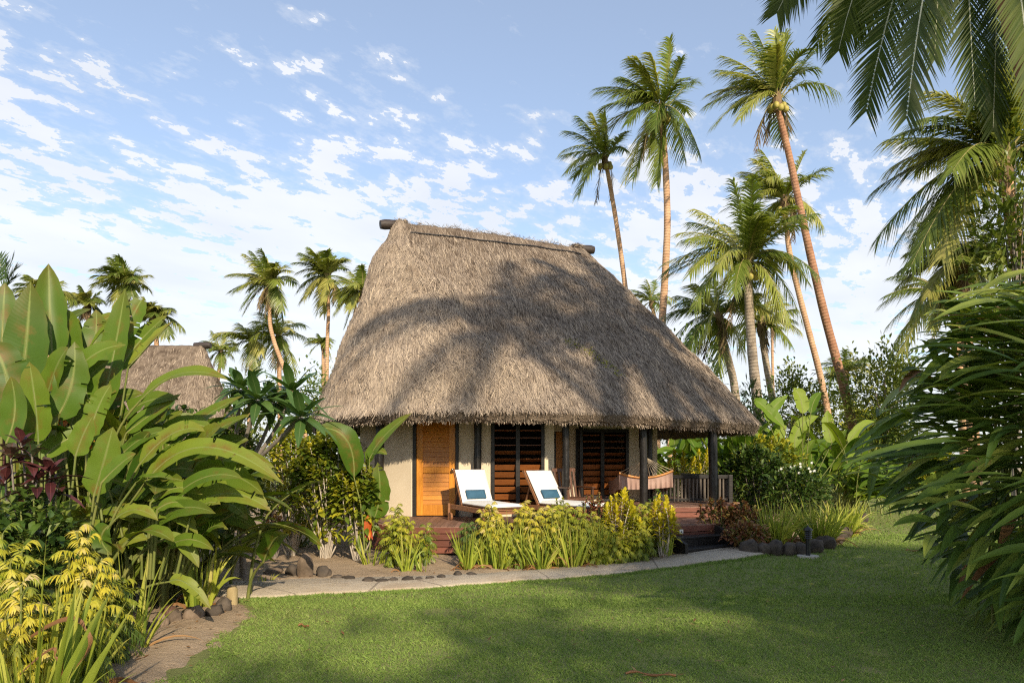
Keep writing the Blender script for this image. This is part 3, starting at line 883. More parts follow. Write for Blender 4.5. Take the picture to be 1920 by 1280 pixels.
def louvre_window(at, ang, w, z0, z1, mull, seed):
    """black frame, two stacks of tilted boards"""
    T = np.array([math.cos(ang), math.sin(ang), 0]); n_ = np.array([math.sin(ang), -math.cos(ang), 0]); at = np.array([*at, 0.])
    fm = MB(); h = z1 - z0
    for s, ww in ((.035, .07), (w - .035, .07), (w * .5 + mull, .085)):
        box(fm, at + T * s - n_ * .03 + [0, 0, z0 + h / 2], (ww, .15, h - (.12 if ww > .08 else 0)), ang)
    for z in (z0 + .035, z1 - .035): box(fm, at + T * w / 2 - n_ * .03 + [0, 0, z], (w - .14, .146, .07), ang)
    fr_ = fm.build('window', G['black_wood'], cot, smooth=False, bevel=.005)
    for x0, x1 in ((.07, w * .5 + mull - .043), (w * .5 + mull + .043, w - .07)):
        mb = MB(); nb = int(round((h - .2) / .142)); st = (h - .14) / nb
        for k in range(nb):
            z = z0 + .07 + st * (k + .5)
            box(mb, at + T * (x0 + x1) / 2 - n_ * .05 + [0, 0, z], (x1 - x0, .125, .014), ang, 0, None, -1.05 if z < 1.62 else -.5 if z < 1.95 else -.1)
        mb.build('louvre', G['louvre'], fr_, smooth=False)
    return fr_


louvre_window((wl, 13.9), 0, wr - wl, .68, 2.62, .0, 1)
louvre_window(p2, rz2, np.linalg.norm(p3 - p2), .86, 2.42, .0, 2)
mb = MB(); c = (p0 + p1) / 2; wd2 = np.linalg.norm(p1 - p0)
box(mb, (*(c - TT * .06 + np.array([0, .02])), 1.58), (wd2 - .12, .05, 1.54), rz2)
mb.build('side_door', G['door'], cot, smooth=False)
mb = MB()
box(mb, (*(p1 - TT * .05 + np.array([0, -.01])), 1.58), (.1, .14, 1.56), rz2); box(mb, (*(p0 + TT * .03 + np.array([0, -.01])), 1.58), (.06, .14, 1.56), rz2)
mb.build('side_door_frame', G['black_wood'], cot, smooth=False)


def post(px, Y, z0, z1, r, seed):
    p = W(px, 0, Y); mb = MB(); z = np.linspace(z0, z1, 16)
    rr = r * (1.06 - .1 * (z - z0) / (z1 - z0)) * (1 + .05 * np.sin(z * 7 + seed))
    pth = np.stack([p[0] + .012 * np.sin(z * 2.1 + seed), p[1] + 0 * z, z], 1)
    tube(mb, pth, rr, 14)
    mb.build('post', G['post'], cot)


for a in ((657, 13.95, DZ, 2.85, .08, 1), (712, 13.72, DZ, 2.85, .09, 2), (895, 13.74, DZ, 2.85, .078, 3), (1060, 13.25, DZ, 2.75, .07, 4),
          (1206, 13.7, DZ, 2.72, .08, 5), (1337, 14.35, UZ - .1, 2.66, .095, 6), (1090, 15.1, UZ, 2.6, .05, 7), (1218, 15.4, UZ, 2.6, .07, 8)):
    post(*a)
mb = MB()
for a, b in ((W(1050, 790, 13.25), W(1210, 789, 13.7)), (W(1200, 789, 13.7), W(1340, 797, 14.35))):
    a[2] = b[2] = 2.6; beam(mb, a, b, .12, .13)
a = np.array([.95, 15.05, 2.56]); b = np.array([3.36, 15.45, 2.56]); beam(mb, a, b, .1, .12)
e1 = W(1340, 0, 14.35); beam(mb, (e1[0], e1[1], 2.6), (4.1, 18.5, 2.6), .12, .13)
mb.build('eave_beam', G['black_wood'], cot, smooth=False, bevel=.008)
rm = MB()
for i in np.linspace(0, ns - 1, 78).astype(int):
    e = EV[i].copy(); d = np.append(r0[:2] + ax[:2] * np.clip((e[:2] - r0[:2]) @ ax[:2], 0, 4.7) - e[:2], 0); d = nrm(d)
    if e[1] > 19: continue
    beam(rm, e + d * .28 + [0, 0, -.14], e + d * 2.0 + [0, 0, 1.5], .07, .05)
rm.build('rafters', G['louvre'], cot, smooth=False)['kind'] = 'stuff'

# deck, upper porch, steps, railing
DECK = [(-3.4, 14.7), (-2.62, 12.55), (-1.87, 11.8), (2.45, 11.75), (3.72, 12.35), (4.1, 13.1), (3.9, 14.9)]
PORCH = [(.9, 15.3), (.9, 13.95), (1.55, 13.55), (3.1, 13.5), (4.35, 13.62), (4.95, 15.0), (4.3, 17.5), (3.4, 17.6), (3.3, 15.6)]


def board_deck(mb, poly, z, step, th=.03):
    """floor boards running away from the viewer, cut to the outline"""
    poly = np.asarray(poly); x = poly[:, 0].min() + .003
    while x < poly[:, 0].max():
        x2 = x + step - .006; ys = []
        xm = (x + x2) / 2
        cr = []
        for (xa, ya), (xb, yb_) in zip(poly, np.roll(poly, -1, 0)):
            if (xa > xm) != (xb > xm): cr.append(ya + (yb_ - ya) * (xm - xa) / (xb - xa))
        cr.sort()
        if len(cr) >= 2:
            box(mb, (xm, (cr[0] + cr[-1]) / 2, z - th / 2), (x2 - x, cr[-1] - cr[0], th))
        x += step


def skirt(mb, pts, z0, z1, n, proud=.0):
    h = (z1 - z0) / n
    for a, b in zip(pts[:-1], pts[1:]):
        a = np.array([*a, 0.]); b = np.array([*b, 0.]); T = nrm(b - a); o = np.array([T[1], -T[0], 0]) * (.012 + proud)
        for k in range(n):
            z = z0 + h * (k + .5)
            beam(mb, a + o + [0, 0, z], b + o + [0, 0, z], .024, h - .014)


mb = MB(); board_deck(mb, DECK, DZ, .12)
deck = mb.build('deck', G['deck'], cot, smooth=False)
mb = MB(); skirt(mb, [DECK[1], DECK[2], DECK[3], DECK[4], DECK[5]], .12, DZ - .005, 4)
mb.build('deck_skirt', G['fascia'], deck, smooth=False)
mb = MB()
for x, y in ((-1.6, 12.1), (0, 12.0), (1.2, 12.0), (2.25, 11.95), (-2.4, 12.8), (3.5, 12.5)):
    mb = MB(); tube(mb, [(x, y, ground_z(x, y) - .05), (x, y, DZ - .04)], .1, 10)
    mb.build('deck_stump', G['stump'], deck)
mb = MB(); board_deck(mb, PORCH, UZ, .12)
porch = mb.build('porch_floor', G['deck'], cot, smooth=False)
mb = MB(); skirt(mb, PORCH[1:6], DZ + .01, UZ - .005, 2)
mb.build('porch_skirt', G['fascia'], porch, smooth=False)
# steps down to the path
sa, sb = np.array([2.62, 11.72]), np.array([3.62, 12.22])
T = nrm(sb - sa); N_ = np.array([T[1], -T[0]]); g0 = float(ground_z(3.2, 11.6)) + .04
st = MB()
w = np.linalg.norm(sb - sa); ang = math.atan2(T[1], T[0])
for k, z in ((0, DZ - .155), (1, DZ - .31)):
    c = (sa + sb) / 2 + N_ * (.15 + .27 * k)
    box(st, (*c, z - .02), (w, .27, .04), ang, 0, .6)
steps = st.build('steps', G['black_wood'], cot, smooth=False, bevel=.006)
mb = MB()
for k, z in ((0, DZ - .155), (1, DZ - .31)):
    c = (sa + sb) / 2 + N_ * (.15 + .27 * k + .115); zb = max(z - .155, g0 - .03)
    box(mb, (*c, (z - .042 + zb) / 2), (w - .004, .025, z - .042 - zb), ang)
mb.build('step_riser', G['black_wood'], steps, smooth=False)
for e, s in ((sa, -1), (sb, 1)):
    mb = MB(); e = e + T * s * .032
    q = [(0.0, DZ - .01), (.06, DZ - .02), (.6, g0 + .14), (.6, g0 - .05), (0.0, g0 - .05)]
    v = [];
    for o in (-.03, .03):
        for d_, z in q: v.append([*(e + N_ * d_ + T * o), z])
    n = len(q); f = [[i, (i + 1) % n, (i + 1) % n + n, i + n] for i in range(n)]
    mb.add(v, f)
    for o in (0, n): mb.add([v[o + i] for i in range(n)], [[0, 1, 2], [0, 2, 3], [0, 3, 4]])
    mb.build('stringer', G['black_wood'], steps, smooth=False)
c = W(1303, 995, 11.72); mb = MB(); e = sa + T * .34 + N_ * .03
box(mb, (*e, DZ - .085), (.075, .012, .065), ang); pl = mb.build('step_light', G['sign_plate'], cot, smooth=False)
mb = MB(); box(mb, (*(e + N_ * .008), DZ - .092), (.035, .006, .018), ang); mb.build('lens', G['black_metal'], pl, smooth=False)
# railing of thin round pickets
ra, rb = W(1240, 893, 15.0), W(1366, 893, 15.0)
rt = 1.36
tm = MB(); beam(tm, (ra[0] - .1, 15.0, rt), (rb[0] + .06, 15.0, rt), .1, .075); beam(tm, (ra[0] - .1, 15.0, UZ + .06), (rb[0], 15.0, UZ + .06), .05, .05)
beam(tm, (rb[0] + .0, 14.95, rt), (4.3, 17.2, rt), .1, .07)
rail = tm.build('railing', G['black_wood'], cot, smooth=False, bevel=.006)
mb = MB()
for k, x in enumerate(np.arange(ra[0] - .05, rb[0] - .06, .083)):
    tube(mb, [(x, 15.0, UZ + .02), (x + .004 * math.sin(k * 2.1), 15.0, rt - .03)], .026 + .004 * math.sin(k * 1.7), 8)
for k in range(24):
    t = (k + .5) / 24; tube(mb, [(rb[0] + (4.3 - rb[0]) * t, 15.05 + 2.2 * t, UZ), (rb[0] + (4.3 - rb[0]) * t, 15.05 + 2.2 * t, rt - .03)], .027, 8)
mb.build('picket', G['picket'], rail)
mb = MB(); box(mb, (rb[0] + .03, 14.97, (UZ + rt) / 2 + .01), (.09, .09, rt - UZ + .06)); mb.build('newel_post', G['black_wood'], rail, smooth=False, bevel=.01)


# ------------------------------------------------------------------ loungers, pillows, armchair, hammock, lamp
def rotz(p, a):
    p = np.asarray(p, float); c, s = math.cos(a), math.sin(a)
    return np.stack([p[..., 0] * c - p[..., 1] * s, p[..., 0] * s + p[..., 1] * c, p[..., 2]], -1)


def pad(mb, P, u, v, w, thick, nu=14, nv=10, seed=0):
    """a soft cushion: P corner, u and v edges, w the thickness direction"""
    a = np.linspace(0, 1, nu); b = np.linspace(0, 1, nv)
    A, B = np.meshgrid(a, b, indexing='ij')
    ed = np.minimum(np.minimum(A, 1 - A) * np.linalg.norm(u), np.minimum(B, 1 - B) * np.linalg.norm(v))
    h = thick * (1 - np.exp(-ed / (.35 * thick) - .12)) * (1 + .07 * np.sin(A * 9 + seed) * np.cos(B * 7 + seed))
    top = P + A[..., None] * u + B[..., None] * v + h[..., None] * w * .5
    bot = P + A[..., None] * u + B[..., None] * v - h[..., None] * w * .5
    f = grid_faces(nu, nv)
    mb.add(top.reshape(-1, 3), f); mb.add(bot.reshape(-1, 3), f[:, ::-1])
    i = np.concatenate([np.arange(nv), nv * np.arange(1, nu) + nv - 1, nv * (nu - 1) + np.arange(nv - 2, -1, -1), nv * np.arange(nu - 2, 0, -1)])
    t = top.reshape(-1, 3)[i]; bo = bot.reshape(-1, 3)[i]; n = len(i)
    mb.add(np.vstack([t, bo]), [[k, k + n, (k + 1) % n + n, (k + 1) % n] for k in range(n)])


def lounger(hinge, head, rec, label, plabel):
    """hinge: middle of the back's foot; head: direction the foot end points to"""
    hz = .32; h = np.array([math.sin(head), -math.cos(head), 0]); s = np.array([math.cos(head), math.sin(head), 0]); U = np.array([0, 0, 1.])
    o = np.array([hinge[0], hinge[1], DZ]); W2 = .33
    root = thing('sun_lounger', o, label, 'sun lounger', 'sun loungers on the deck')
    f = MB()
    for k in (-1, 1): beam(f, o + s * k * W2 - h * .55 + U * (hz - .06), o + s * k * W2 + h * 1.32 + U * (hz - .06), .04, .09)
    for d in (-.53, .0, .4, .85, 1.3): beam(f, o + h * d - s * (W2 - .02) + U * (hz - .07), o + h * d + s * (W2 - .02) + U * (hz - .07), .05, .05)
    for d in np.arange(.05, 1.28, .1): beam(f, o + h * d - s * (W2 - .02) + U * (hz - .028), o + h * d + s * (W2 - .02) + U * (hz - .028), .06, .018)
    f.build('frame', G['teak'], root, smooth=False, bevel=.005)
    for d in (-.5, 1.1):
        for k in (-1, 1):
            mb = MB(); beam(mb, o + h * d + s * k * (W2 + .03), o + h * d + s * k * (W2 + .03) + U * hz, .045, .07); leg = mb.build('leg', G['teak'], root, smooth=False, bevel=.004)
            if d < 0:
                mb = MB(); c = o + h * (d + .09) + s * k * (W2 + .04) + U * .075
                tube(mb, [c - s * .018, c + s * .018], .075, 16); mb.build('wheel', G['teak'], leg, smooth=False)
    B = -h * math.cos(rec) + U * math.sin(rec); nB = h * math.sin(rec) + U * math.cos(rec)
    b0 = o + U * (hz - .02)
    mb = MB()
    for k in (-1, 1): beam(mb, b0 + s * k * (W2 - .03), b0 + s * k * (W2 - .03) + B * .78, .035, .05)
    for d in np.arange(.1, .72, .1): beam(mb, b0 + B * d - s * (W2 - .04), b0 + B * d + s * (W2 - .04), .05, .016)
    beam(mb, b0 + B * .765 - s * W2, b0 + B * .765 + s * W2, .07, .035)
    for k in (-1, 1): beam(mb, b0 + B * .5 + s * k * .25, o - h * .5 + s * k * .25 + U * (hz - .06), .03, .03)
    mb.build('backrest_frame', G['teak'], root, smooth=False, bevel=.004)
    mb = MB(); pad(mb, b0 + nB * .065 - s * .31 + B * .0, s * .62, B * .74, nB, .09, seed=1)
    mb.build('back_cushion', G['cushion'], root)
    mb = MB(); pad(mb, o + U * (hz + .03) - s * .31 - h * .02, s * .62, h * 1.32, U, .1, 12, 20, 2)
    mb.build('seat_cushion', G['cushion'], root)
    mb = MB(); q = b0 + nB * .145 + B * .07 - s * .06
    pad(mb, q - s * .17, s * .39, B * .18, nB, .16, 16, 10, 3)
    p = mb.build('throw_pillow', G['blue'])
    tag(p, plabel, 'pillow', 'blue pillows on the loungers')
    return root


lounger((-.66, 12.85), R(27), R(58), 'white cushioned teak sun lounger in front of the orange door', 'blue pillow on the lounger in front of the orange door')
lounger((.74, 12.95), R(37), R(55), 'white cushioned teak sun lounger in front of the first louvred window', 'blue pillow on the lounger in front of the louvred window')

c = np.array([1.2, 13.25, DZ]); t = thing('armchair', c, 'dark wooden armchair between the second lounger and a black post', 'armchair')
for nm, parts in (('seat', [((0, 0, .4), (.52, .5, .05), 0)]), ('backrest', [((x, .3, .68), (.045, .03, .6), -.22) for x in np.linspace(-.22, .22, 6)] + [((0, .365, .95), (.54, .035, .07), -.22)])):
    mb = MB()
    for cc_, sz, rx in parts: box(mb, rotz(np.array(cc_), .5) + c, sz, .5, 0, None, rx)
    mb.build(nm, G['dark_teak'], t, smooth=False, bevel=.005)
for sx in (-1, 1):
    mb = MB(); box(mb, rotz(np.array([sx * .28, .0, .62]), .5) + c, (.07, .56, .03), .5); mb.build('armrest', G['dark_teak'], t, smooth=False, bevel=.005)
    for sy in (-.22, .22):
        mb = MB(); box(mb, rotz(np.array([sx * .28, sy, .3]), .5) + c, (.045, .045, .6), .5); mb.build('leg', G['dark_teak'], t, smooth=False, bevel=.004)

t = thing('hammock', (2.9, 15.2, UZ), 'pink brown canvas hammock on an orange spreader bar, hung behind a porch post', 'hammock')
Ya, Yb = 14.45, 16.3
knot = W(1212, 858, 13.85)
xa, xb = W(1161, 0, Ya)[0], W(1262, 0, Ya)[0]; za = W(0, 884, Ya)[2]
u = np.linspace(-1, 1, 15)
barp = np.stack([(xa + xb) / 2 + (xb - xa) / 2 * u, Ya + 0 * u, za - .12 * (1 - u ** 2) + .025 * u], 1)
mb = MB(); tube(mb, barp, .026, 8); sb_ = mb.build('spreader_bar', G['bar'], t)
off = np.array([-.12, Yb - Ya, .02])
mb = MB(); tube(mb, barp + off, .02, 8); mb.build('spreader_bar', G['bar'], t)
mb = MB()
for k in range(15): tube(mb, [barp[k], (barp[k] + knot) / 2 + [0, 0, -.015], knot], .0055, 5)
tube(mb, [knot, knot + [-.03, -.14, .12]], .014, 6)
k2 = np.array([barp[7][0] - .1, 17.6, 1.9])
for k in range(15): tube(mb, [(barp + off)[k], k2], .0055, 5)
mb.build('strings', G['string'], t)['kind'] = 'stuff'
mb = MB(); v = np.linspace(0, 1, 14); U_, V_ = np.meshgrid(u, v, indexing='ij')
bed = barp[:, None] + off[None, None] * v[None, :, None]; bed = bed + np.array([0, 0, -.02]); bed[..., 2] -= .28 * np.sin(np.pi * V_) * (1 - .35 * U_ ** 2)
mb.add(bed.reshape(-1, 3), grid_faces(15, 14))
mb.build('bed', G['hammock'], t)
mb = MB(); uu = np.linspace(-1, 1, 60); hh = np.linspace(0, 1, 8)
bp = np.stack([np.interp(uu, u, barp[:, i]) for i in range(3)], 1)
val = bp[:, None] + np.zeros((60, 8, 3)); val[..., 2] -= hh[None] * (.32 - .1 * (1 - uu[:, None] ** 2)); val[..., 2] -= .03; val[..., 1] -= -.02 + .03 * hh[None] * np.sin(uu * 34)[:, None] + .015 * hh * np.sin(uu * 13)[:, None]
mb.add(val.reshape(-1, 3), grid_faces(60, 8))
for e in (0, -1):
    eg = bed[e]; q = eg[:, None] + np.zeros((14, 6, 3)); q[..., 2] -= np.linspace(0, .3, 6)[None]; q[..., 0] += (.02 * np.sin(np.arange(14) * 2.3))[:, None] * np.linspace(0, 1, 6)[None]
    mb.add(q.reshape(-1, 3), grid_faces(14, 6))
mb.build('valance', G['hammock'], t)

b = W(1515, 1042, 10.9); gz = float(ground_z(b[0], 10.9)); b[2] = gz
t = thing('bollard_lamp', b, 'short black bollard lamp on a pale concrete pad at the lawn edge', 'lamp')
mb = MB(); tube(mb, [b + [0, 0, .02], b + [0, 0, .3]], .034, 16); mb.build('post', G['black_metal'], t)
mb = MB()
for k in range(4): tube(mb, [b + [0, 0, .3 + .033 * k], b + [0, 0, .318 + .033 * k]], [.062, .05], 18)
tube(mb, [b + [0, 0, .3], b + [0, 0, .43]], .033, 12); mb.build('louvre_head', G['black_metal'], t, smooth=False)
mb = MB(); tube(mb, [b + [0, 0, .43], b + [0, 0, .445], b + [0, 0, .475], b + [0, 0, .485], b + [0, 0, .51]], [.072, .07, .035, .012, .008], 18); mb.build('cap', G['black_metal'], t)
mb = MB(); prism(mb, [(b[0] + .17 * math.cos(a), b[1] + .15 * math.sin(a)) for a in np.linspace(0, 6.283, 14, endpoint=False)], gz - .03, gz + .03); mb.build('base_pad', G['concrete'], t, smooth=False, bevel=.008)

# ------------------------------------------------------------------ the neighbouring cottage
nb = thing('thatched_cottage', (-17.3, 33, .1), 'smaller looking thatched cottage rising behind the broad leaves', 'cottage')
cn = np.array([-17.2, 34.0])
EV2 = [(cn[0] + x, cn[1] + y, 2.7) for x, y in ((-6.4, -1.2), (-5.6, -3.3), (-3, -3.9), (.5, -3.9), (2.6, -3.3), (3.5, -1.5), (3.5, 1.5), (2.6, 3.4), (-1, 4), (-4.5, 3.8), (-6.2, 1.6))]
q1 = W(376, 648, 33.5); q0 = q1 + np.array([-4.6, .6, .1])
roof2, *_ = thatch_roof(nb, EV2, q0, q1, 26000, None, 8, 160, 1500, True)
mb = MB(); tube(mb, [q1 - [.3, 0, 0], q1 + [.35, 0, .02], q1 + [.5, 0, .02]], [.15, .18, .14], 10); mb.build('ridge_log', G['log'], roof2)
mb = MB(); tube(mb, [q0 + [.1, -.4, -.55], (q0 + q1) / 2 + [0, -.42, -.62], q1 + [-.1, -.4, -.55]], .025, 5); mb.build('ridge_rope', G['black_metal'], roof2)
mb = MB(); prism(mb, [(cn[0] - 5, cn[1] - 2.7), (cn[0] + 2.4, cn[1] - 2.7), (cn[0] + 2.4, cn[1] + 2.7), (cn[0] - 5, cn[1] + 2.7)], 0, 2.9); mb.build('wall', G['wall'], nb, smooth=False)

# ------------------------------------------------------------------ palms
def frond(mb, C, ctrl, tip, nl, ll, lw, wind=(0, 0, 0), m=0, mr=1, rr=.025, droop=.3, rn=None, t0=.14, fwd=.75, upv=None, jit=.1, hang=.12, n=2):
    C, ctrl, tip = (np.asarray(p, float) for p in (C, ctrl, tip)); wind = np.asarray(wind, float)
    t = np.linspace(t0, 1, nl)
    P = bez(C, ctrl, tip, t); T = bezT(C, ctrl, tip, t)
    upv = np.array([rng.normal(0, .12), -.25, 1.]) if upv is None else np.asarray(upv, float)
    side = nrm(np.cross(T, upv)); nn = np.cross(side, T)
    rn = rng.random() if rn is None else rn
    prof = .3 + .7 * np.clip(np.sin(np.pi * np.clip((t - t0) / (1 - t0) * .86 + .1, 0, 1)), 0, 1) ** .7
    for s in (-1, 1):
        d = nrm(T * (fwd + .5 * t[:, None] ** 3) + s * side * .8 + wind + np.array([0, 0, -hang]) + rng.normal(0, jit, (nl, 3)))
        ribbons(mb, P, d, nn + rng.normal(0, .15, (nl, 3)), ll * prof * rng.uniform(.85, 1.1, nl), lw, droop * rng.uniform(.6, 1.3, nl), n, P_BLADE, None, np.clip(rn + rng.normal(0, .09, nl), 0, 1), m)
    tt = np.linspace(0, 1, 12)
    tube(mb, bez(C, ctrl, tip, tt), rr * (1.15 - tt * 1.0), 5, mr, .5, False)


def palm(label, c, Y, tips, trunk, L=3.6, r=(.13, .19), nl=48, ll=1.1, lw=.066, wind=(-.5, 0, .08), bark='trunk', seed=0, extra=11, dry=2, nuts=0, grp=None, leaf='palm', upb=.28):
    global rng
    rng = np.random.default_rng(1000 + seed)
    C = W(c[0], c[1], Y)
    L = min(L, 1.12 * max(np.linalg.norm(W(q[0], q[1], Y) - C) for q in tips)); ll = ll * min(1, .35 + .65 * L / 3.2)
    base = np.array([W(p[0], p[1], Y) for p in trunk])
    root_z = 0.0
    last, prev = base[-1], base[-2]
    d = (last - prev) / max(prev[2] - last[2], .3)
    if last[2] > .1: base = np.vstack([base, last + d * (last[2] - root_z) * np.array([.8, 1, 1])])
    base[-1, 2] = min(base[-1, 2], 0.0) if last[2] > .1 else base[-1, 2]
    rt = thing('coconut_palm', (base[-1][0], base[-1][1], 0.), label, 'palm tree', grp)
    pts = np.vstack([C - [0, 0, .1], base])
    k = np.linspace(0, 1, len(pts)); u = np.linspace(0, 1, 40)
    sm = np.stack([np.interp(u, k, pts[:, i]) for i in range(3)], 1)
    for _ in range(4): sm[1:-1] = .25 * sm[:-2] + .5 * sm[1:-1] + .25 * sm[2:]
    rad = r[0] + (r[1] - r[0]) * u ** 1.2 + .08 * np.clip((u - .93) / .07, 0, 1) + r[0] * .35 * np.clip((.05 - u) / .05, 0, 1)
    mb = MB(); tube(mb, sm, rad * (1 + .025 * np.sin(u * 60 + seed)), 10)
    mb.build('trunk', G[bark], rt)
    mb = MB()
    for tp in tips:
        p = W(tp[0], tp[1], Y); dd = np.linalg.norm(p - C)
        dep = math.sqrt(max(L * L - dd * dd, 0.0)) * rng.uniform(.35, .8) * (-1 if rng.random() < .6 else 1)
        p = p + np.array([0, dep, 0]); p[0] = C[0] + (p[0] - C[0]) * (Y + dep) / Y; p[2] = C[2] + (p[2] - C[2]) * (1 + dep / Y * .5)
        Ln = np.linalg.norm(p - C); up = np.clip((p[2] - C[2]) / Ln, -1, 1)
        h = Ln * (upb + .18 * (up < .2) - .12 * max(up, 0))
        ctrl = C + (p - C) * (.42 if len(tp) < 3 else tp[2]) + np.array([-.12 * wind[0] * Ln, 0, h])
        frond(mb, C + rng.normal(0, .08, 3), ctrl, p, nl, ll * min(1, Ln / L + .25), lw, wind, 0, 1, .03, .5)
    for e in range(extra):
        a = rng.random() * 6.283; el = rng.uniform(-.2, .9)
        p = C + L * .85 * np.array([math.cos(a) * math.cos(el) + wind[0] * .4, math.sin(a) * math.cos(el), math.sin(el) * .8])
        ctrl = C + (p - C) * .45 + np.array([0, 0, L * .28])
        frond(mb, C, ctrl, p, nl, ll, lw, wind, 0, 1, .03, .34)
    for e in range(dry):
        a = rng.random() * 6.283
        p = C + L * np.array([math.cos(a) * .22 - .08, math.sin(a) * .22, -rng.uniform(.5, .75)])
        ctrl = C + np.array([math.cos(a) * .35 * L * .6, math.sin(a) * .35 * L * .6, -.02 * L])
        frond(mb, C, ctrl, p, nl // 2, ll * .6, lw * .8, (0, 0, -.5), 2, 1, .03, .3, jit=.25)
    tube(mb, [C + [0, 0, .5], C + [0, 0, .2], C - [0, 0, .25], C - [0, 0, .6]], [.04, r[0] * 1.3, r[0] * 1.7, r[0] * 1.1], 10, 3)
    mb.build('crown', [G[leaf], G['rachis'], G['palm_dry'], G['fibre']], rt, smooth=False)
    if nuts:
        mb = MB()
        for k in range(nuts):
            a = k * 2.4; q = C + np.array([math.cos(a) * (.28 + .1 * (k % 2)), math.sin(a) * .3 - .1, -.35 - .12 * (k % 3)])
            blob(mb, q, (.13, .13, .16), k + 1, .08, 2)
        mb.build('coconuts', G['coconut'], rt)['kind'] = 'stuff'
    return rt


def c6(*pts): return [(1000 + p[0] / 2, p[1] / 2, *p[2:]) for p in pts]
def cL(*pts): return [(440 + p[0] / 4.739, 450 + p[1] / 4.739, *p[2:]) for p in pts]


palm('tall coconut palm whose slender pale trunk rises beside the ridge log', (1134, 298), 40,
     c6((100, 600), (120, 668), (165, 742), (125, 540), (160, 470), (215, 450), (258, 452), (300, 490), (335, 535), (330, 605), (190, 700), (150, 590), (235, 560)),
     [(1139, 320), (1153, 400), (1165, 480), (1174, 550), (1180, 640)], 3.4, (.12, .16), seed=1, nuts=6, extra=2)
palm('tall coconut palm with full crown, orange trunk meeting the roof slope', (1240, 208), 36,
     c6((285, 405), (300, 330), (335, 285), (345, 245), (420, 208), (490, 205), (530, 280), (618, 270, .62), (605, 605), (590, 545), (465, 685), (480, 640), (350, 668), (330, 520), (280, 455), (385, 645), (300, 440), (420, 560)),
     [(1244, 260), (1249, 330), (1252, 420), (1247, 520), (1241, 610), (1236, 700)], 3.7, (.15, .22), seed=2, nuts=9)
palm('tallest leaning coconut palm with a long reddish trunk', (1457, 186), 32,
     c6((655, 398), (685, 262), (715, 212), (790, 132), (835, 120), (905, 118), (945, 125), (985, 190), (1068, 192, .6), (1118, 385), (985, 452), (680, 470), (742, 490), (700, 330), (850, 230), (960, 300)),
     [(1461, 215), (1482, 300), (1500, 390), (1522, 490), (1548, 600), (1573, 690), (1596, 780)], 3.1, (.135, .225), bark='trunk_red', seed=3, nuts=8, dry=4, nl=40)
palm('slim leaning coconut palm half hidden behind the longer reddish trunk', (1470, 378), 38,
     c6((775, 672), (800, 628), (832, 588), (880, 570), (945, 600), (988, 605), (1078, 655, .62), (1108, 832), (1052, 852), (900, 835), (820, 725), (850, 640), (905, 610), (1010, 740)),
     [(1472, 400), (1479, 470), (1495, 540), (1516, 620), (1535, 690), (1551, 765)], 3.2, (.13, .19), seed=4, nuts=6, dry=3)
palm('broad low coconut palm with a grey trunk and wide full crown', (1400, 498), 30,
     c6((515, 1000), (532, 935), (602, 860), (632, 790), (645, 745), (718, 708), (772, 712), (825, 720), (885, 762), (1000, 852), (1072, 1012), (1028, 1060), (1032, 1190), (972, 1142), (930, 1230), (842, 1262), (702, 1135), (682, 1230), (622, 1062), (562, 1182), (540, 1062), (760, 800), (860, 850)),
     [(1403, 540), (1406, 600), (1411, 670), (1421, 760)], 4.0, (.17, .24), nl=44, ll=1.0, bark='trunk_grey', seed=5, wind=(-.15, 0, 0), extra=16, nuts=8, dry=1, upb=.36)
palm('shaggy coconut palm crowding the shoulder of the roof', (1347, 598), 33,
     [(1262, 640), (1258, 590), (1282, 545), (1320, 520), (1355, 515), (1395, 545), (1420, 600), (1405, 660), (1300, 690), (1340, 700), (1275, 665)],
     [(1352, 620), (1362, 660), (1375, 710), (1382, 760)], 3.4, (.16, .2), bark='trunk_grey', seed=6, wind=(-.1, 0, 0), extra=8, dry=3)
palm('small far coconut palm peeping between roof and orange trunk', (1222, 566), 60,
     [(1190, 572), (1195, 548), (1210, 530), (1232, 522), (1255, 540), (1262, 570), (1240, 590), (1200, 592)],
     [(1226, 590), (1236, 620), (1240, 660)], 3.6, (.15, .2), nl=26, seed=7)
palm('grey trunked coconut palm standing close behind the broad low one', (1428, 610), 36,
     [(1370, 620), (1385, 580), (1412, 560), (1450, 560), (1480, 585), (1492, 625), (1470, 650), (1395, 650)],
     [(1430, 640), (1438, 690), (1449, 750)], 3.2, (.15, .2), bark='trunk_grey', seed=8, wind=(-.1, 0, 0), extra=5)
palm('distant thin coconut palm glimpsed between two grey trunks', (1448, 615), 70,
     [(1425, 625), (1430, 600), (1450, 590), (1468, 602), (1474, 628), (1458, 645)], [(1448, 650), (1449, 700), (1450, 760)], 3.4, (.12, .16), nl=22, seed=9)
palm('short feathery palm standing behind the foot of the reddish trunk', (1585, 700), 42,
     [(1540, 690), (1550, 672), (1572, 660), (1600, 672), (1625, 668), (1618, 700), (1606, 722), (1555, 722)], [(1586, 720), (1588, 760)], 3.0, (.15, .2), nl=26, seed=10, wind=(0, 0, 0))
palm('windblown coconut palm with curved orange trunk and drooping dead fronds', (507, 537), 42,
     cL((30, 482), (70, 622), (95, 270), (150, 170), (200, 140), (245, 130), (310, 140), (415, 250, .7), (462, 440), (468, 640), (380, 690), (200, 700), (75, 395), (135, 630), (120, 480), (250, 650), (170, 300), (330, 300)),
     [(505, 575), (506, 610), (515, 645), (528, 678), (541, 712)], 3.2, (.11, .15), seed=11, wind=(-.55, 0, .1), dry=5, ll=.95)
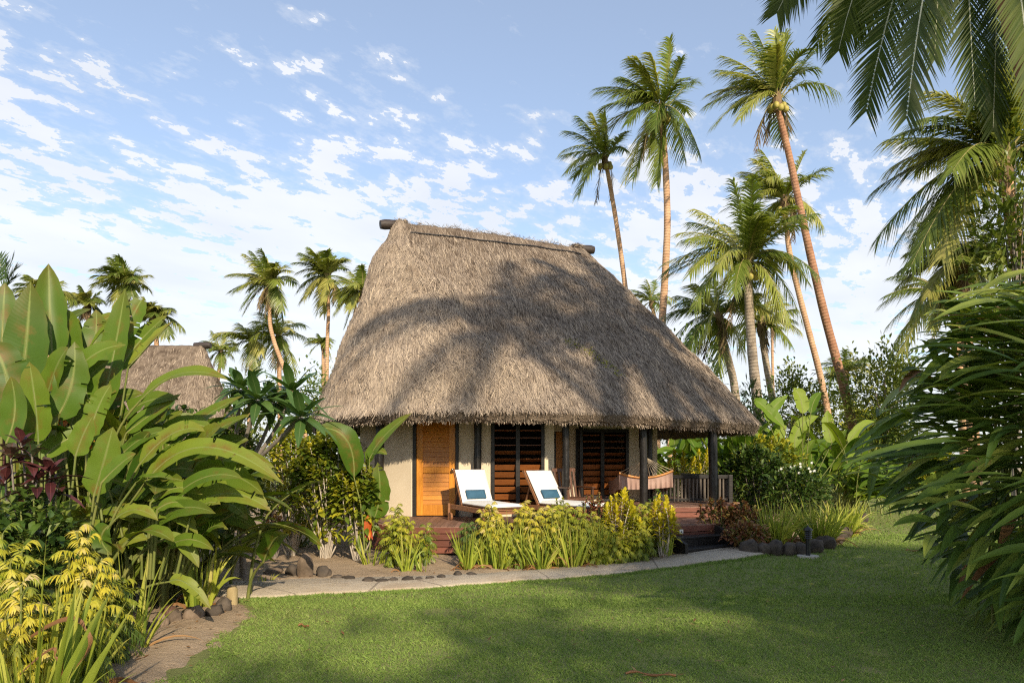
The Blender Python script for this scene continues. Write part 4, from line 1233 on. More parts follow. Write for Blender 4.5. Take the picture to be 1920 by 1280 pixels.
palm('windblown coconut palm with straight thin orange trunk beside the roof', (615, 521), 42,
     cL((545, 420), (565, 522), (600, 312), (600, 250), (640, 170), (690, 92), (740, 65), (800, 62), (855, 115), (892, 180), (1050, 216), (895, 540), (850, 575), (770, 622), (702, 632), (680, 560), (640, 460), (740, 200)),
     [(616, 545), (616, 590), (614, 630), (613, 690)], 3.3, (.09, .13), seed=12, wind=(-.5, 0, .1), nuts=6, ll=.95)
palm('leaning full-crowned coconut palm partly hidden by the thatched roof', (680, 550), 40,
     cL((895, 395), (905, 520), (912, 480), (912, 665), (975, 735), (950, 310), (1000, 252), (1100, 242), (1160, 272), (1242, 282), (1250, 400), (960, 560), (1050, 640)),
     [(684, 580), (695, 640), (700, 720)], 3.1, (.13, .17), seed=13, wind=(-.4, 0, .1), ll=.95)
palm('high windblown coconut palm rising above the tallest broad leaves', (238, 535), 38,
     [(185, 520), (190, 545), (205, 500), (222, 490), (240, 488), (256, 505), (270, 530), (262, 560), (240, 580), (200, 560)],
     [(240, 560), (243, 620), (246, 700)], 2.7, (.12, .16), seed=14, wind=(-.55, 0, .1))
palm('tousled coconut palm just above the neighbouring thatched roof', (290, 598), 40,
     [(255, 590), (262, 575), (280, 568), (300, 580), (332, 585), (335, 612), (318, 630), (270, 620), (325, 628)],
     [(292, 620), (296, 680)], 2.6, (.12, .16), seed=15, wind=(-.3, 0, 0))
palm('coconut palm crown showing between the two tallest broad leaves', (165, 570), 40,
     [(138, 575), (145, 550), (160, 540), (178, 545), (195, 565), (190, 590), (150, 595)], [(166, 590), (168, 680)], 2.4, (.12, .16), seed=16, wind=(-.4, 0, 0))
palm('far coconut palm crown over the big paddle leaf by the picture edge', (90, 555), 38,
     [(58, 535), (70, 522), (95, 520), (118, 535), (132, 560), (125, 590), (70, 580)], [(92, 580), (94, 680)], 2.6, (.12, .16), seed=17, wind=(-.4, 0, 0))
palm('young coconut palm beside the ridge log of the neighbouring roof', (414, 660), 52,
     [(388, 668), (395, 640), (405, 624), (420, 622), (432, 640), (432, 668), (390, 690), (425, 690)], [(413, 680), (410, 700), (405, 740)], 2.6, (.12, .16), nl=26, seed=18, wind=(-.35, 0, 0))
palm('bushy coconut palm with dark shaggy skirt in the distant row', (472, 642), 46,
     [(440, 665), (446, 630), (460, 612), (478, 610), (492, 630), (500, 665), (455, 695), (488, 700), (470, 708)], [(472, 665), (470, 700), (469, 740)], 3.0, (.13, .17), nl=28, seed=19, wind=(-.4, 0, 0), dry=4)
palm('wide coconut palm right behind the curved orange trunk', (522, 634), 46,
     [(488, 640), (495, 610), (512, 598), (530, 595), (536, 612), (545, 660), (548, 700), (500, 680), (490, 690), (525, 690)], [(523, 660), (524, 720)], 3.2, (.13, .17), nl=28, seed=20, wind=(-.35, 0, 0))
palm('small coconut palm at the foot of the straight thin trunk', (606, 645), 55,
     [(583, 662), (590, 640), (600, 628), (612, 630), (620, 650), (618, 668)], [(606, 660), (606, 720)], 2.6, (.12, .16), nl=24, seed=21, wind=(-.35, 0, 0))


def c5(*pts): return [(1680 + p[0] / 2.558, 150 + p[1] / 2.558, *p[2:]) for p in pts]


palm('big coconut palm with arching golden fronds reaching out over the lawn', (1880, 300), 17,
     c5((72, 218), (45, 565, .36), (245, 662, .4), (38, 682), (75, 885), (205, 45), (160, 880), (330, 640, .4), (300, 170), (420, 20), (560, -80), (120, 330)),
     [(1900, 420), (1925, 600), (1945, 800)], 3.3, (.15, .2), nl=80, ll=.95, lw=.05, seed=22, wind=(-.05, 0, 0), extra=16, dry=0, upb=.22)
palm('distant coconut palm halfway down the edge among hanging fronds', (1775, 440), 42,
     [(1718, 425), (1715, 455), (1735, 408), (1760, 400), (1725, 480), (1790, 405), (1820, 440)], [(1780, 470), (1790, 600)], 3.0, (.14, .18), nl=28, seed=23, wind=(-.1, 0, 0))
palm('pale feathery coconut palm just above the dark strap leaves', (1800, 500), 20,
     [(1720, 560), (1712, 525), (1740, 470), (1735, 580), (1790, 590), (1850, 580), (1870, 520), (1850, 460), (1705, 500), (1770, 600)], [(1806, 540), (1818, 700)], 2.6, (.13, .17), nl=60, ll=.8, lw=.05, seed=24, wind=(0, 0, 0), extra=14)
palm('low coconut palm leaning out over the top of the dark strap leaves', (1775, 560), 26,
     [(1694, 555), (1700, 600), (1715, 580), (1722, 620), (1740, 535), (1770, 520), (1810, 535), (1700, 640), (1690, 660)], [(1790, 590), (1800, 700)], 2.6, (.13, .17), nl=50, ll=.8, lw=.05, seed=25, wind=(-.1, 0, 0), extra=12)

# the palm whose fronds hang into the top of the view
rng = np.random.default_rng(77)
C = np.array([5.45, 8.0, 8.7])
tr = thing('coconut_palm', (8.0, 8.0, .1), 'near coconut palm leaning in at the top corner, dark fronds hanging down', 'palm tree')
mb = MB(); u = np.linspace(0, 1, 30)[:, None]
tube(mb, (1 - u) ** 2 * C + 2 * u * (1 - u) * np.array([6.0, 8, 6.4]) + u ** 2 * np.array([8.0, 8.0, 0]), .14 + .05 * u[:, 0], 14); mb.build('trunk', G['trunk_red'], tr)
mb = MB()
for (a, b, Y, dx) in (((1576, -60), (1573, 92), 8.2, -30), ((1652, -30), (1625, 205), 7.4, 20), ((1712, -30), (1700, 218), 6.9, 12), ((1806, -40), (1828, 190), 7.6, -14),
                      ((1880, -20), (1862, 240), 8.3, 10), ((1470, -90), (1458, 22), 8.8, 5), ((1640, -60), (1600, 60), 9.3, 0), ((1750, -60), (1752, 110), 9.6, 0), ((1930, -20), (1935, 200), 7.2, 0)):
    tip = W(*b, Y); mid = W(*a, Y); ct = mid + (mid - tip) * .75 + (C - mid) * .25
    frond(mb, C, ct, tip, 92, .62, .03, (0, 0, 0), 0, 1, .022, .12, rng.random() * .8, .2, .62, (0.1, -1, .3), .035, .12, 3)
for k in range(12):
    a = rng.random() * 6.283; p = C + 3.6 * np.array([math.cos(a) * .9 + .25, math.sin(a) * .9, rng.uniform(-.1, .7)])
    frond(mb, C, C + (p - C) * .45 + [0, 0, 1.2], p, 60, .62, .035, (0, 0, 0), 0, 1, .022, .2)
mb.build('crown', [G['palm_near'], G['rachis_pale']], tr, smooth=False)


# ------------------------------------------------------------------ shrubs and herbs
GAPS = []          # openings in a crown: where on the lawn the sun falls through


def scatter_leaves(mb, c, rad, n, L, Wd, out=.7, up=.4, droop=.25, m=0, prof=P_LANCE, fold=.35, shell=.5, rn=None, seg=2, clump=0):
    """leaves through the volume of a crown, thickest near its surface"""
    v = nrm(rng.normal(0, 1, (n, 3))); q = rng.random(n) ** shell
    if clump:
        cc = nrm(rng.normal(0, 1, (clump, 3))) * rng.random((clump, 1)) ** .4
        k = rng.integers(0, clump, n); P0 = cc[k] + rng.normal(0, .2, (n, 3)); v = nrm(P0 - cc[k] * .6)
        P = np.asarray(c) + P0 * rad
        rr = np.clip(rng.random(clump)[k] * .55 + rng.random(n) * .45, 0, 1) if rn is None else rn
    else:
        P = np.asarray(c) + v * q[:, None] * rad; rr = rng.random(n) if rn is None else rn
    if GAPS:
        gx = P[:, 0] - SV[0] * P[:, 2] / SV[2]; gy = P[:, 1] - SV[1] * P[:, 2] / SV[2]; ok = np.ones(n, bool)
        for qx, qy, rx_, ry_ in GAPS: ok &= ((gx - qx) / rx_) ** 2 + ((gy - qy) / ry_) ** 2 > 1
        P, v, rr = P[ok], v[ok], rr[ok]; n = len(P)
    d = nrm(v * out + np.array([0, 0, up]) + rng.normal(0, .35, (n, 3)))
    ribbons(mb, P, d, np.array([0, -.2, 1.]) + rng.normal(0, .3, (n, 3)), L * rng.uniform(.6, 1.25, n), Wd * rng.uniform(.7, 1.2, n), droop, seg, prof, fold, rr, m)


def stems(mb, b, tops, r0=.014, r1=.007, bend=.06, m=0, ns=6):
    for tp in tops:
        b2 = np.asarray(b) + rng.normal(0, .03, 3) * [1, 1, 0]
        u = np.linspace(0, 1, 8)[:, None]; mid = (b2 + tp) / 2 + rng.normal(0, bend, 3)
        tube(mb, bez(b2, mid, np.asarray(tp), u[:, 0]), r0 + (r1 - r0) * u[:, 0], ns, m)


def rosettes(mb, tops, n, L, Wd, el=(.1, 1.2), droop=.35, m=0, prof=P_LANCE, fold=.35, run=.12, rn=None, seg=3):
    for tp in tops:
        a = np.arange(n) * 2.399 + rng.random() * 6; e = np.linspace(el[1], el[0], n) + rng.normal(0, .12, n)
        d = np.stack([np.cos(a) * np.cos(e), np.sin(a) * np.cos(e), np.sin(e)], 1)
        P = np.asarray(tp) - np.stack([0 * a, 0 * a, np.linspace(0, run, n)], 1)
        base = rng.random() * .6 if rn is None else rn
        ribbons(mb, P, d, (0, 0, 1), L * rng.uniform(.75, 1.15, n) * np.linspace(.65, 1, n), Wd, droop, seg, prof, fold, np.clip(base + .4 * np.linspace(1, 0, n) + rng.normal(0, .1, n), 0, 1), m)


def feather(name, label, cat, px, top, base_y, Y, wpx, leaf='aralia', n=7, group=None, dense=1.0, bark='stalk'):
    """a shrub of fine drooping sprays"""
    b = W(px, base_y, Y); b[2] = float(ground_z(b[0], Y)) + .02; h = W(px, top, Y)[2] - b[2]; w = wpx * Y / F / 2
    t = thing(name, b, label, cat, group)
    tops = [b + np.array([rng.uniform(-1, 1) * w * .75, rng.uniform(-1, 1) * w * .6, h * rng.uniform(.6, .93)]) for _ in range(n)]
    tops[0] = b + [0, 0, h * .95]
    mb = MB(); stems(mb, b, tops, .013, .006); mb.build('stem', G[bark], t)
    mb = MB()
    for tp in tops:
        for k in range(int(13 * dense)):
            a = k * 2.4 + rng.random(); z = -k * h * .035
            e = 1.1 - k * .12
            o = np.asarray(tp) + [0, 0, z]; ln = rng.uniform(.16, .26)
            tip = o + ln * np.array([math.cos(a) * math.cos(e) * .95, math.sin(a) * math.cos(e) * .95, math.sin(e) * .6 - .25])
            frond(mb, o, o + (tip - o) * .5 + [0, 0, .08], tip, 9, .075, .016, (0, 0, 0), 0, 1, .003, .5, np.clip(rng.normal(.62 - .03 * k, .16), 0, 1), .1, .6, None, .15, .35)
    mb.build('foliage', [G[leaf], G['stalk']], t, smooth=False)
    return t


def bush(name, label, cat, px, top, base_y, Y, wpx, leaf, nt, nl, L, Wd, bark='stalk', el=(.1, 1.2), droop=.35, prof=P_LANCE, run=.12, group=None, low=.45, flowers=None, gz=None, fill=0, depth=.7):
    b = W(px, base_y, Y); b[2] = (float(ground_z(b[0], Y)) if gz is None else gz) + .02; h = W(px, top, Y)[2] - b[2]; w = wpx * Y / F / 2
    t = thing(name, b, label, cat, group)
    tops = []
    for k in range(nt):
        a = k * 2.4; q = math.sqrt((k + .5) / nt)
        tops.append(b + np.array([math.cos(a) * q * w, math.sin(a) * q * w * depth, h * (1 - (1 - low) * q ** 2 * rng.uniform(.5, 1.1) - .08 * rng.random())]))
    mb = MB(); stems(mb, b, tops[::2] if nt > 20 else tops, .016, .007, .05 + .03 * h); mb.build('stem', G[bark], t)
    mb = MB(); rosettes(mb, tops, nl, L, Wd, el, droop, 0, prof, .3, run)
    if fill: scatter_leaves(mb, b + [0, 0, h * .55], np.array([w, w * depth, h * .42]), fill, L, Wd, prof=prof)
    mb.build('foliage', G[leaf], t, smooth=False)
    if flowers:
        mb = MB()
        for k in range(flowers[1]):
            tp = tops[k % len(tops)] + rng.normal(0, .06, 3) + [0, -.06, .06]; a = np.arange(5) * 1.2566
            d = np.stack([np.cos(a), 0 * a - .4, np.sin(a)], 1)
            ribbons(mb, np.repeat(tp[None], 5, 0), d, (0, -1, 0.2), .032, .022, .1, 2, P_OVAL)
        mb.build('flower', G[flowers[0]], t, smooth=False)['kind'] = 'stuff'
    return t


def iris(name, label, px, base_y, Y, hpx, wpx, n=26, group=None, cat='plant', leaf='iris', wd=.03, dr=(.05, .75)):
    b = W(px, base_y, Y); b[2] = float(ground_z(b[0], Y)) + .01; h = hpx * Y / F
    t = tag(None or bpy.data.objects.new('tmp', None), None, None)
    bpy.data.objects.remove(t)
    mb = MB(); a = rng.random(n) * 6.283; s = rng.uniform(.05, .6, n) * (wpx / max(hpx, 1)) ** .6
    d = np.stack([np.cos(a) * s, np.sin(a) * s * .8, np.ones(n)], 1)
    w = wpx * Y / F * .22
    P = b + np.stack([np.cos(a) * w * rng.random(n), np.sin(a) * w * rng.random(n), np.zeros(n)], 1)
    ribbons(mb, P, d, np.stack([-np.sin(a), np.cos(a), np.full(n, .1)], 1) + rng.normal(0, .5, (n, 3)), h * rng.uniform(.6, 1.12, n), wd * rng.uniform(.7, 1.2, n), rng.uniform(dr[0], dr[1], n) * (.4 + s), 6, P_BLADE, .35, np.clip(rng.normal(.45, .25, n), 0, 1))
    nd_ = max(3, n // 7); a = rng.random(nd_) * 6.283; l = rng.uniform(.5, 1.4, nd_)
    ribbons(mb, b + np.stack([np.cos(a) * w * .7, np.sin(a) * w * .5, 0 * a], 1), np.stack([np.cos(a) * l, np.sin(a) * l, np.ones(nd_)], 1), np.stack([-np.sin(a), np.cos(a), np.full(nd_, .1)], 1), h * rng.uniform(.35, .75, nd_), wd * .8, rng.uniform(.5, 1.1, nd_), 6, P_BLADE, .3, rng.random(nd_), 1)
    o = mb.build(name, [G[leaf], G['dry']], None, smooth=True)
    return tag(o, label, cat, group)


rng = np.random.default_rng(5)
# along the front of the deck, from the doorway heliconia to the steps
feather('yellow_shrub', 'feathery yellow shrub beside the deck corner below the plain wall panel', 'shrub', 742, 948, 1062, 10.9, 62, 'aralia', 10, None, 1.6)
feather('green_shrub', 'small feathery dark green shrub standing alone against the red deck boards', 'shrub', 800, 984, 1062, 11.1, 28, 'shrub', 4)
feather('green_shrub', 'dark green feathery bush under the wheel end of the lounger by the door', 'shrub', 880, 982, 1060, 11.2, 44, 'dark', 5)
feather('yellow_shrub', 'feathery yellow shrub in front of the white lounger seat', 'shrub', 922, 942, 1062, 11.0, 78, 'aralia_dry', 10, None, 1.6)
feather('yellow_shrub', 'feathery yellow shrub between the two loungers', 'shrub', 985, 940, 1062, 11.15, 78, 'aralia_dry', 10, None, 1.6)
bush('red_coleus', 'dark red leafed coleus below the second lounger\'s pillow', 'plant', 1022, 958, 1060, 11.1, 48, 'coleus', 12, 16, .07, .045, el=(-.2, 1.1), prof=P_OVAL, fill=120)
bush('leafy_sapling', 'thin bright green sapling poking up in front of the second pillow', 'plant', 1050, 920, 1060, 11.3, 36, 'shrub', 7, 11, .08, .045, el=(-.1, 1.0), prof=P_OVAL, low=.6)
feather('yellow_shrub', 'feathery yellow-green shrub under the second lounger seat', 'shrub', 1058, 946, 1062, 10.95, 82, 'aralia', 10, None, 1.6)
bush('red_coleus', 'rusty red coleus behind the bright yellow croton bush', 'plant', 1118, 918, 1060, 11.5, 70, 'coleus', 18, 16, .075, .05, el=(-.2, 1.1), prof=P_OVAL, fill=200)
feather('yellow_shrub', 'feathery lime shrub hugging the stems of the tall yellow croton', 'shrub', 1108, 962, 1062, 10.95, 60, 'aralia', 9, None, 1.6)
bush('yellow_croton', 'tall bright yellow croton with bent pale stems', 'plant', 1165, 916, 1058, 11.0, 74, 'croton', 16, 30, .21, .05, 'bark_pale', (.1, 1.3), .3, run=.34)
feather('yellow_shrub', 'feathery green-yellow shrub between the two yellow crotons', 'shrub', 1212, 944, 1058, 11.25, 78, 'aralia', 10, None, 1.6)
bush('yellow_croton', 'bushy bright yellow croton beside the black steps', 'plant', 1244, 925, 1046, 11.1, 54, 'croton', 12, 30, .2, .05, 'bark_pale', (.05, 1.3), .3, run=.36)
bush('broadleaf_herb', 'round green leaves growing behind the croton by the steps', 'plant', 1228, 916, 1050, 11.7, 44, 'dark', 8, 9, .11, .08, el=(-.2, .9), prof=P_OVAL)
feather('yellow_shrub', 'feathery yellow shrub squeezed between lounger foot and red-leaved coleus', 'shrub', 1022, 950, 1062, 10.9, 66, 'aralia_dry', 8, None, 1.6)
feather('yellow_shrub', 'low feathery lime shrub in front of the tall yellow croton', 'shrub', 1142, 985, 1060, 10.8, 70, 'aralia', 8, None, 1.6)
feather('yellow_shrub', 'low feathery yellow shrub at the croton stems nearest the steps', 'shrub', 1190, 985, 1056, 10.95, 60, 'aralia', 8, None, 1.5)
feather('yellow_shrub', 'low feathery lime shrub beside the dark feathery bush', 'shrub', 950, 985, 1062, 10.85, 60, 'aralia', 8, None, 1.5)
q = ['first', 'second', 'third', 'fourth', 'fifth', 'sixth', 'seventh', 'eighth', 'ninth', 'tenth', 'eleventh', 'twelfth', 'thirteenth', 'fourteenth']
ic = [(876, 1064, 10.75, 92, 44, 24), (912, 1060, 10.85, 112, 40, 26), (936, 1064, 10.7, 108, 48, 30), (962, 1060, 10.9, 118, 48, 30), (990, 1064, 10.7, 122, 50, 34), (1016, 1068, 10.6, 108, 56, 36), (1042, 1062, 10.8, 125, 50, 36),
      (1068, 1066, 10.65, 112, 50, 30), (1092, 1058, 10.9, 100, 46, 26), (1122, 1060, 10.8, 105, 40, 26), (1150, 1056, 10.9, 70, 36, 18)]
for k, (px, by, Y, h, w, n) in enumerate(ic):
    n = int(n * rng.uniform(1.4, 2.6)); h *= rng.uniform(.72, 1.15); px += rng.uniform(-6, 6); w *= rng.uniform(1.0, 1.6)
    iris('iris_clump', f'pale sword-leaf clump, {q[k]} from the door end in the row edging the path', px, by, Y, h, w, n, 'sword-leaf clumps edging the path in front of the deck')
iris('iris_clump', 'green sword-leaf clump beside the black steps under the yellow croton', 1250, 1042, 11.15, 70, 46, 20)
iris('iris_clump', 'sword-leaf clump at the foot of the feathery yellow deck-corner shrub', 760, 1066, 10.5, 92, 70, 24)
iris('iris_clump', 'low arching sword-leaf clump below the doorway paddle leaves', 694, 1058, 10.9, 62, 90, 16, leaf='iris', wd=.04)
iris('iris_clump', 'sparse yellowed sword-leaf tuft in front of the red deck boards', 790, 1072, 10.5, 60, 36, 8)
iris('grass_tuft', 'small bright grass tuft beside the upright standing stone', 498, 1096, 9.6, 34, 60, 12, wd=.02, dr=(.3, .9))

# around the far corner of the porch
for a in (('rust_coleus', 'rust-coloured coleus in front of the porch railing', 'plant', 1345, 930, 1040, 12.5, 76, 'rust', 14, 15, .1, .065),
          ('rust_coleus', 'rust-coloured coleus beside the step stringer', 'plant', 1392, 940, 1040, 12.4, 74, 'rust', 16, 15, .1, .065),
          ('rust_coleus', 'greenish rusty coleus at the end of the path', 'plant', 1400, 978, 1042, 11.55, 84, 'rust', 18, 14, .1, .065)):
    bush(*a, el=(-.3, 1.0), prof=P_OVAL, fill=160, run=.1)
iris('flax_clump', 'dense green grassy clump behind the bollard lamp', 1535, 1018, 12.3, 118, 130, 220, cat='plant', wd=.028, dr=(.2, .8))
iris('flax_clump', 'dense green grassy clump beside the rusty coleus', 1455, 1022, 12.2, 112, 120, 190, cat='plant', wd=.028, dr=(.2, .8))
iris('flax_clump', 'grassy clump trailing over the stones at the bed corner', 1580, 1000, 13.6, 100, 120, 170, cat='plant', wd=.028, dr=(.3, .9))
bush('white_flower_shrub', 'dark green shrub with small white flowers behind the grassy clumps', 'shrub', 1490, 872, 1010, 14.5, 130, 'dark', 40, 18, .15, .07, 'bark_grey', (-.3, 1.0), .3, flowers=('white_petal', 14), fill=1500)
bush('green_shrub', 'glossy dark shrub crowding the end of the porch railing', 'shrub', 1415, 830, 1015, 15.5, 130, 'dark', 44, 18, .17, .08, 'bark_grey', (-.3, 1.0), .3, fill=1600)
bush('yellow_leaf_shrub', 'yellow-green leafy shrub rising behind the dark railing shrub', 'shrub', 1440, 812, 1000, 17, 150, 'shrub', 40, 18, .17, .08, 'bark_grey', (-.3, 1.0), .3, fill=1400)
for px, tp, Y, w, lb in ((1275, 840, 18.5, 70, 'yellow croton showing between porch post and hammock'), (1320, 835, 19, 60, 'yellow croton directly behind the porch railing post')):
    bush('yellow_croton', lb, 'plant', px, tp, 980, Y, w, 'croton', 12, 24, .3, .06, 'bark_pale', (.15, 1.3), .3, run=.4, gz=.2)

# thicket of pale-stemmed shrubs between path and wall
for a in (('pale_stem_shrub', 'yellow-leaved shrub with a cluster of bare pale stems beside the doorway paddle leaves', 'shrub', 668, 845, 1052, 11.3, 92, 'shrub', 40, 18, .14, .08),
          ('pale_stem_shrub', 'spreading shrub on thick speckled pale trunks below the dark paddle leaf', 'shrub', 612, 800, 1052, 11.6, 130, 'shrub', 56, 18, .14, .085),
          ('pale_stem_shrub', 'shrub with golden leaves over upright pale stems beside the frangipani', 'shrub', 548, 792, 1045, 11.9, 130, 'aralia', 46, 18, .13, .075)):
    bush(*a, 'bark_pale', (-.3, 1.0), .3, P_OVAL, .22, None, .5, fill=600)
bush('green_shrub', 'low dark shrub filling the gap behind the pale stems', 'shrub', 560, 905, 1040, 12.8, 220, 'dark', 34, 14, .16, .06, el=(-.2, 1.1), fill=500)
bush('green_shrub', 'tall dark green shrub between the frangipani and the cottage corner', 'shrub', 600, 745, 1000, 14.8, 190, 'bgleaf', 44, 16, .17, .07, el=(-.3, 1.0), fill=900)
bush('reddish_ginger', 'clump of reddish bare canes under the golden-leaved shrub', 'plant', 512, 945, 1042, 11.4, 40, 'rust', 16, 4, .2, .03, 'bark_grey', (.8, 1.4), .1)

# ------------------------------------------------------------------ big paddle-leaved plants
CAMV = np.array([0, -1, .35])


def paddle(mbL, mbS, pts, Y, wpx, face=None, dY=0.0, stem=None, fold=.3, rn=None, tears=0, wave=.05, n=14, m=0):
    """blade over three picture points at distance Y (tip dY farther); stem: points of its stalk"""
    P0, P1, P2 = W(*pts[0], Y), W(*pts[1], Y + dY * .5), W(*pts[2], Y + dY)
    P1 = 2 * P1 - .5 * P0 - .5 * P2            # the middle point lies on the midrib
    face = np.array([rng.normal(0, .25), -1, rng.normal(.35, .2)]) if face is None else face
    tears = tears or (2 if rng.random() < .45 else 0)
    blade(mbL, P0, P1, P2, wpx * .92 * Y / F, face + rng.normal(0, .12, 3), n, fold, P_HELI, wave + .02, rn, m, tears)
    q = [W(*s, Y + .05) for s in (stem or [])]
    tt = np.linspace(0, 1, 10); mid = bez(P0, P1, P2, tt * .93)
    back = nrm(np.cross(nrm(np.cross(P2 - P0, face)), P2 - P0))
    tube(mbS, mid - back * .004, .014 * (1 - .85 * tt), 5, 0, .5, False)
    if q:
        pth = np.array(q + [P0]); k = np.linspace(0, 1, len(pth)); u = np.linspace(0, 1, 10)
        sm = np.stack([np.interp(u, k, pth[:, i]) for i in range(3)], 1)
        for _ in range(2): sm[1:-1] = .25 * sm[:-2] + .5 * sm[1:-1] + .25 * sm[2:]
        tube(mbS, sm, .016 - .006 * u, 6)


def paddle_fill(mbL, mbS, base, n, hgt, spread, ll, ww, lean=(0, 0), tears=1, el0=.75, rlo=0, rhi=1):
    """the clump's other stalks and blades"""
    for k in range(n):
        b = np.asarray(base) + np.array([rng.normal(0, spread * .35), rng.normal(0, spread * .35), 0]); b[2] = float(ground_z(b[0], b[1]))
        a = rng.random() * 6.283; q = rng.uniform(.1, 1)
        h = hgt * rng.uniform(.4, 1.0) * (1 - .3 * q)
        top = b + np.array([math.cos(a) * spread * q * .6 + lean[0] * h, math.sin(a) * spread * q * .6 + lean[1] * h, h])
        u = np.linspace(0, 1, 8)
        tube(mbS, bez(b, b + [0, 0, h * .6], top, u), .024 - .01 * u, 6)
        l = ll * rng.uniform(.7, 1.15); e = el0 - .7 * q + rng.normal(0, .15)
        out = np.array([math.cos(a), math.sin(a), 0]) + np.array([lean[0], lean[1], 0]) * 1.2; out = nrm(out)
        P2 = top + out * l * math.cos(e) * .9 + np.array([0, 0, l * math.sin(e) - .25 * l * q])
        P1 = top + out * l * .4 * math.cos(e) + np.array([0, 0, l * (.55 * math.sin(e) + .16 + .1 * q)])
        blade(mbL, top, P1, P2, ww * rng.uniform(.75, 1.15), np.array([0, 0, 1.]) - out * .5 + rng.normal(0, .2, 3), 12, .3, P_HELI, .06, rlo + (rhi - rlo) * rng.random(), 0, tears if rng.random() < .5 else 0)
        tt = np.linspace(0, 1, 8); tube(mbS, bez(top, P1, P2, tt * .92) - [0, 0, .006], .014 * (1 - .8 * tt), 5, 0, .5, False)


def clump(name, base, label, cat='plant', group=None):
    return thing(name, (base[0], base[1], float(ground_z(base[0], base[1]))), label, cat, group), MB(), MB()


def finish(t, L_, S_, leaf='heli', flower=None):
    L_.build('foliage', G[leaf], t); S_.build('stalk', G['stalk'], t)
    if flower:
        mb = MB()
        for p in flower:
            p = np.asarray(p)
            for k in range(7):
                a = (k % 2) * 3.14 + .4; d = np.array([math.cos(a) * .8, -.3, .55])
                ribbons(mb, (p + [0, 0, .045 * k])[None], d[None], (0, -1, .3), .12, .045, -.2, 3, P_LANCE, .6)
        mb.build('flower', G['orange'], t)['kind'] = 'stuff'


rng = np.random.default_rng(21)
grp = 'tall paddle-leaved clumps by the lawn'
t, L_, S_ = clump('heliconia', W(40, 1050, 7.6), 'tallest paddle-leaved clump with upright dark leaves at the picture edge', group=grp)
paddle(L_, S_, [(32, 775), (48, 655), (58, 528)], 7.0, 84, [.15, -1, .1], .1, [(20, 1050), (26, 900)], .1, .12)
paddle(L_, S_, [(4, 660), (6, 590), (10, 530)], 7.2, 50, [.6, -1, .1], .1, [(2, 900)], .2, .2)
paddle(L_, S_, [(20, 760), (8, 690), (-20, 640)], 6.8, 80, [.5, -1, .3], 0, [(30, 950)], .2, .1)
paddle(L_, S_, [(98, 670), (94, 590), (91, 494)], 7.4, 60, [.7, -1, .1], .1, [(90, 1000), (96, 800)], .7, .3)
paddle(L_, S_, [(132, 690), (126, 630), (118, 575)], 7.5, 70, [-.3, -1, .1], .1, [(118, 1000), (126, 800)], .2, .45)
paddle(L_, S_, [(72, 828), (66, 755), (55, 678)], 6.7, 66, [.1, -1, .25], .0, [(82, 1020), (78, 900)], .15, .62)
paddle(L_, S_, [(12, 830), (28, 770), (20, 705)], 6.5, 70, [-.1, -1, .3], .0, [(22, 1000)], .2, .35)
paddle_fill(L_, S_, W(20, 1050, 7.8), 18, 2.5, 1.0, 1.0, .3, (0, 0), 2)
paddle_fill(L_, S_, W(30, 1050, 6.9), 9, 1.5, .7, .75, .24, (0, 0), 2)
finish(t, L_, S_)
t, L_, S_ = clump('heliconia', W(190, 1060, 7.9), 'paddle-leaved clump with orange flower spikes in its shaded middle', group=grp)
paddle(L_, S_, [(186, 785), (214, 660), (235, 540)], 7.4, 62, [-.2, -1, .1], .3, [(160, 1040), (174, 920)], .3, .4, 1)
paddle(L_, S_, [(222, 695), (262, 640), (314, 590)], 7.7, 52, [.3, -.6, 1], .4, [(180, 1040), (200, 850)], .35, .5)
paddle(L_, S_, [(240, 690), (285, 640), (325, 602)], 7.5, 32, [.2, -.3, 1], .2, [(190, 1040), (215, 850)], .5, .95)
paddle(L_, S_, [(228, 640), (250, 590), (270, 556)], 7.8, 44, [.2, -1, .3], .2, [(190, 900)], .3, .4)
paddle(L_, S_, [(105, 785), (134, 720), (140, 640)], 7.0, 62, [.2, -1, .15], .1, [(110, 1050), (104, 900)], .2, .3)
paddle(L_, S_, [(142, 855), (156, 815), (174, 780)], 6.6, 50, [.1, -1, .3], .0, [(120, 1060), (132, 950)], .15, .6)
paddle(L_, S_, [(176, 930), (196, 860), (212, 800)], 6.7, 56, [.3, -1, .3], .0, [(150, 1080), (168, 1000)], .2, .55)
paddle(L_, S_, [(160, 700), (178, 640), (180, 580)], 7.7, 56, [.1, -1, .1], .2, [(150, 1000), (156, 800)], .2, .35)
paddle(L_, S_, [(190, 905), (225, 870), (255, 850)], 6.5, 40, [.2, -.8, .7], .0, [(160, 1060), (176, 970)], .3, .5)
paddle(L_, S_, [(170, 760), (165, 715), (205, 675)], 7.2, 50, [.1, -1, .4], .1, [(160, 900)], .3, .45)
paddle_fill(L_, S_, W(180, 1060, 8.1), 24, 2.3, 1.1, 1.0, .29, (.05, 0), 2)
paddle_fill(L_, S_, W(200, 1060, 7.0), 12, 1.5, .8, .75, .23, (.05, 0), 2)
finish(t, L_, S_, 'heli', [W(128, 800, 7.6), W(112, 820, 7.4), W(140, 792, 7.7), W(178, 850, 7.5), W(120, 815, 7.5)])
t, L_, S_ = clump('heliconia', W(300, 1070, 8.3), 'paddle-leaved clump arching over the path start with long bowed leaves', group=grp)
paddle(L_, S_, [(262, 752), (340, 700), (428, 712)], 7.2, 40, [-.05, -.75, 1], -.1, [(170, 1040), (190, 880), (228, 790)], .3, .75, 0, .03, 18)
paddle(L_, S_, [(236, 812), (285, 775), (340, 738)], 7.4, 40, [.2, -.7, 1], .1, [(190, 1050), (205, 920)], .3, .5)
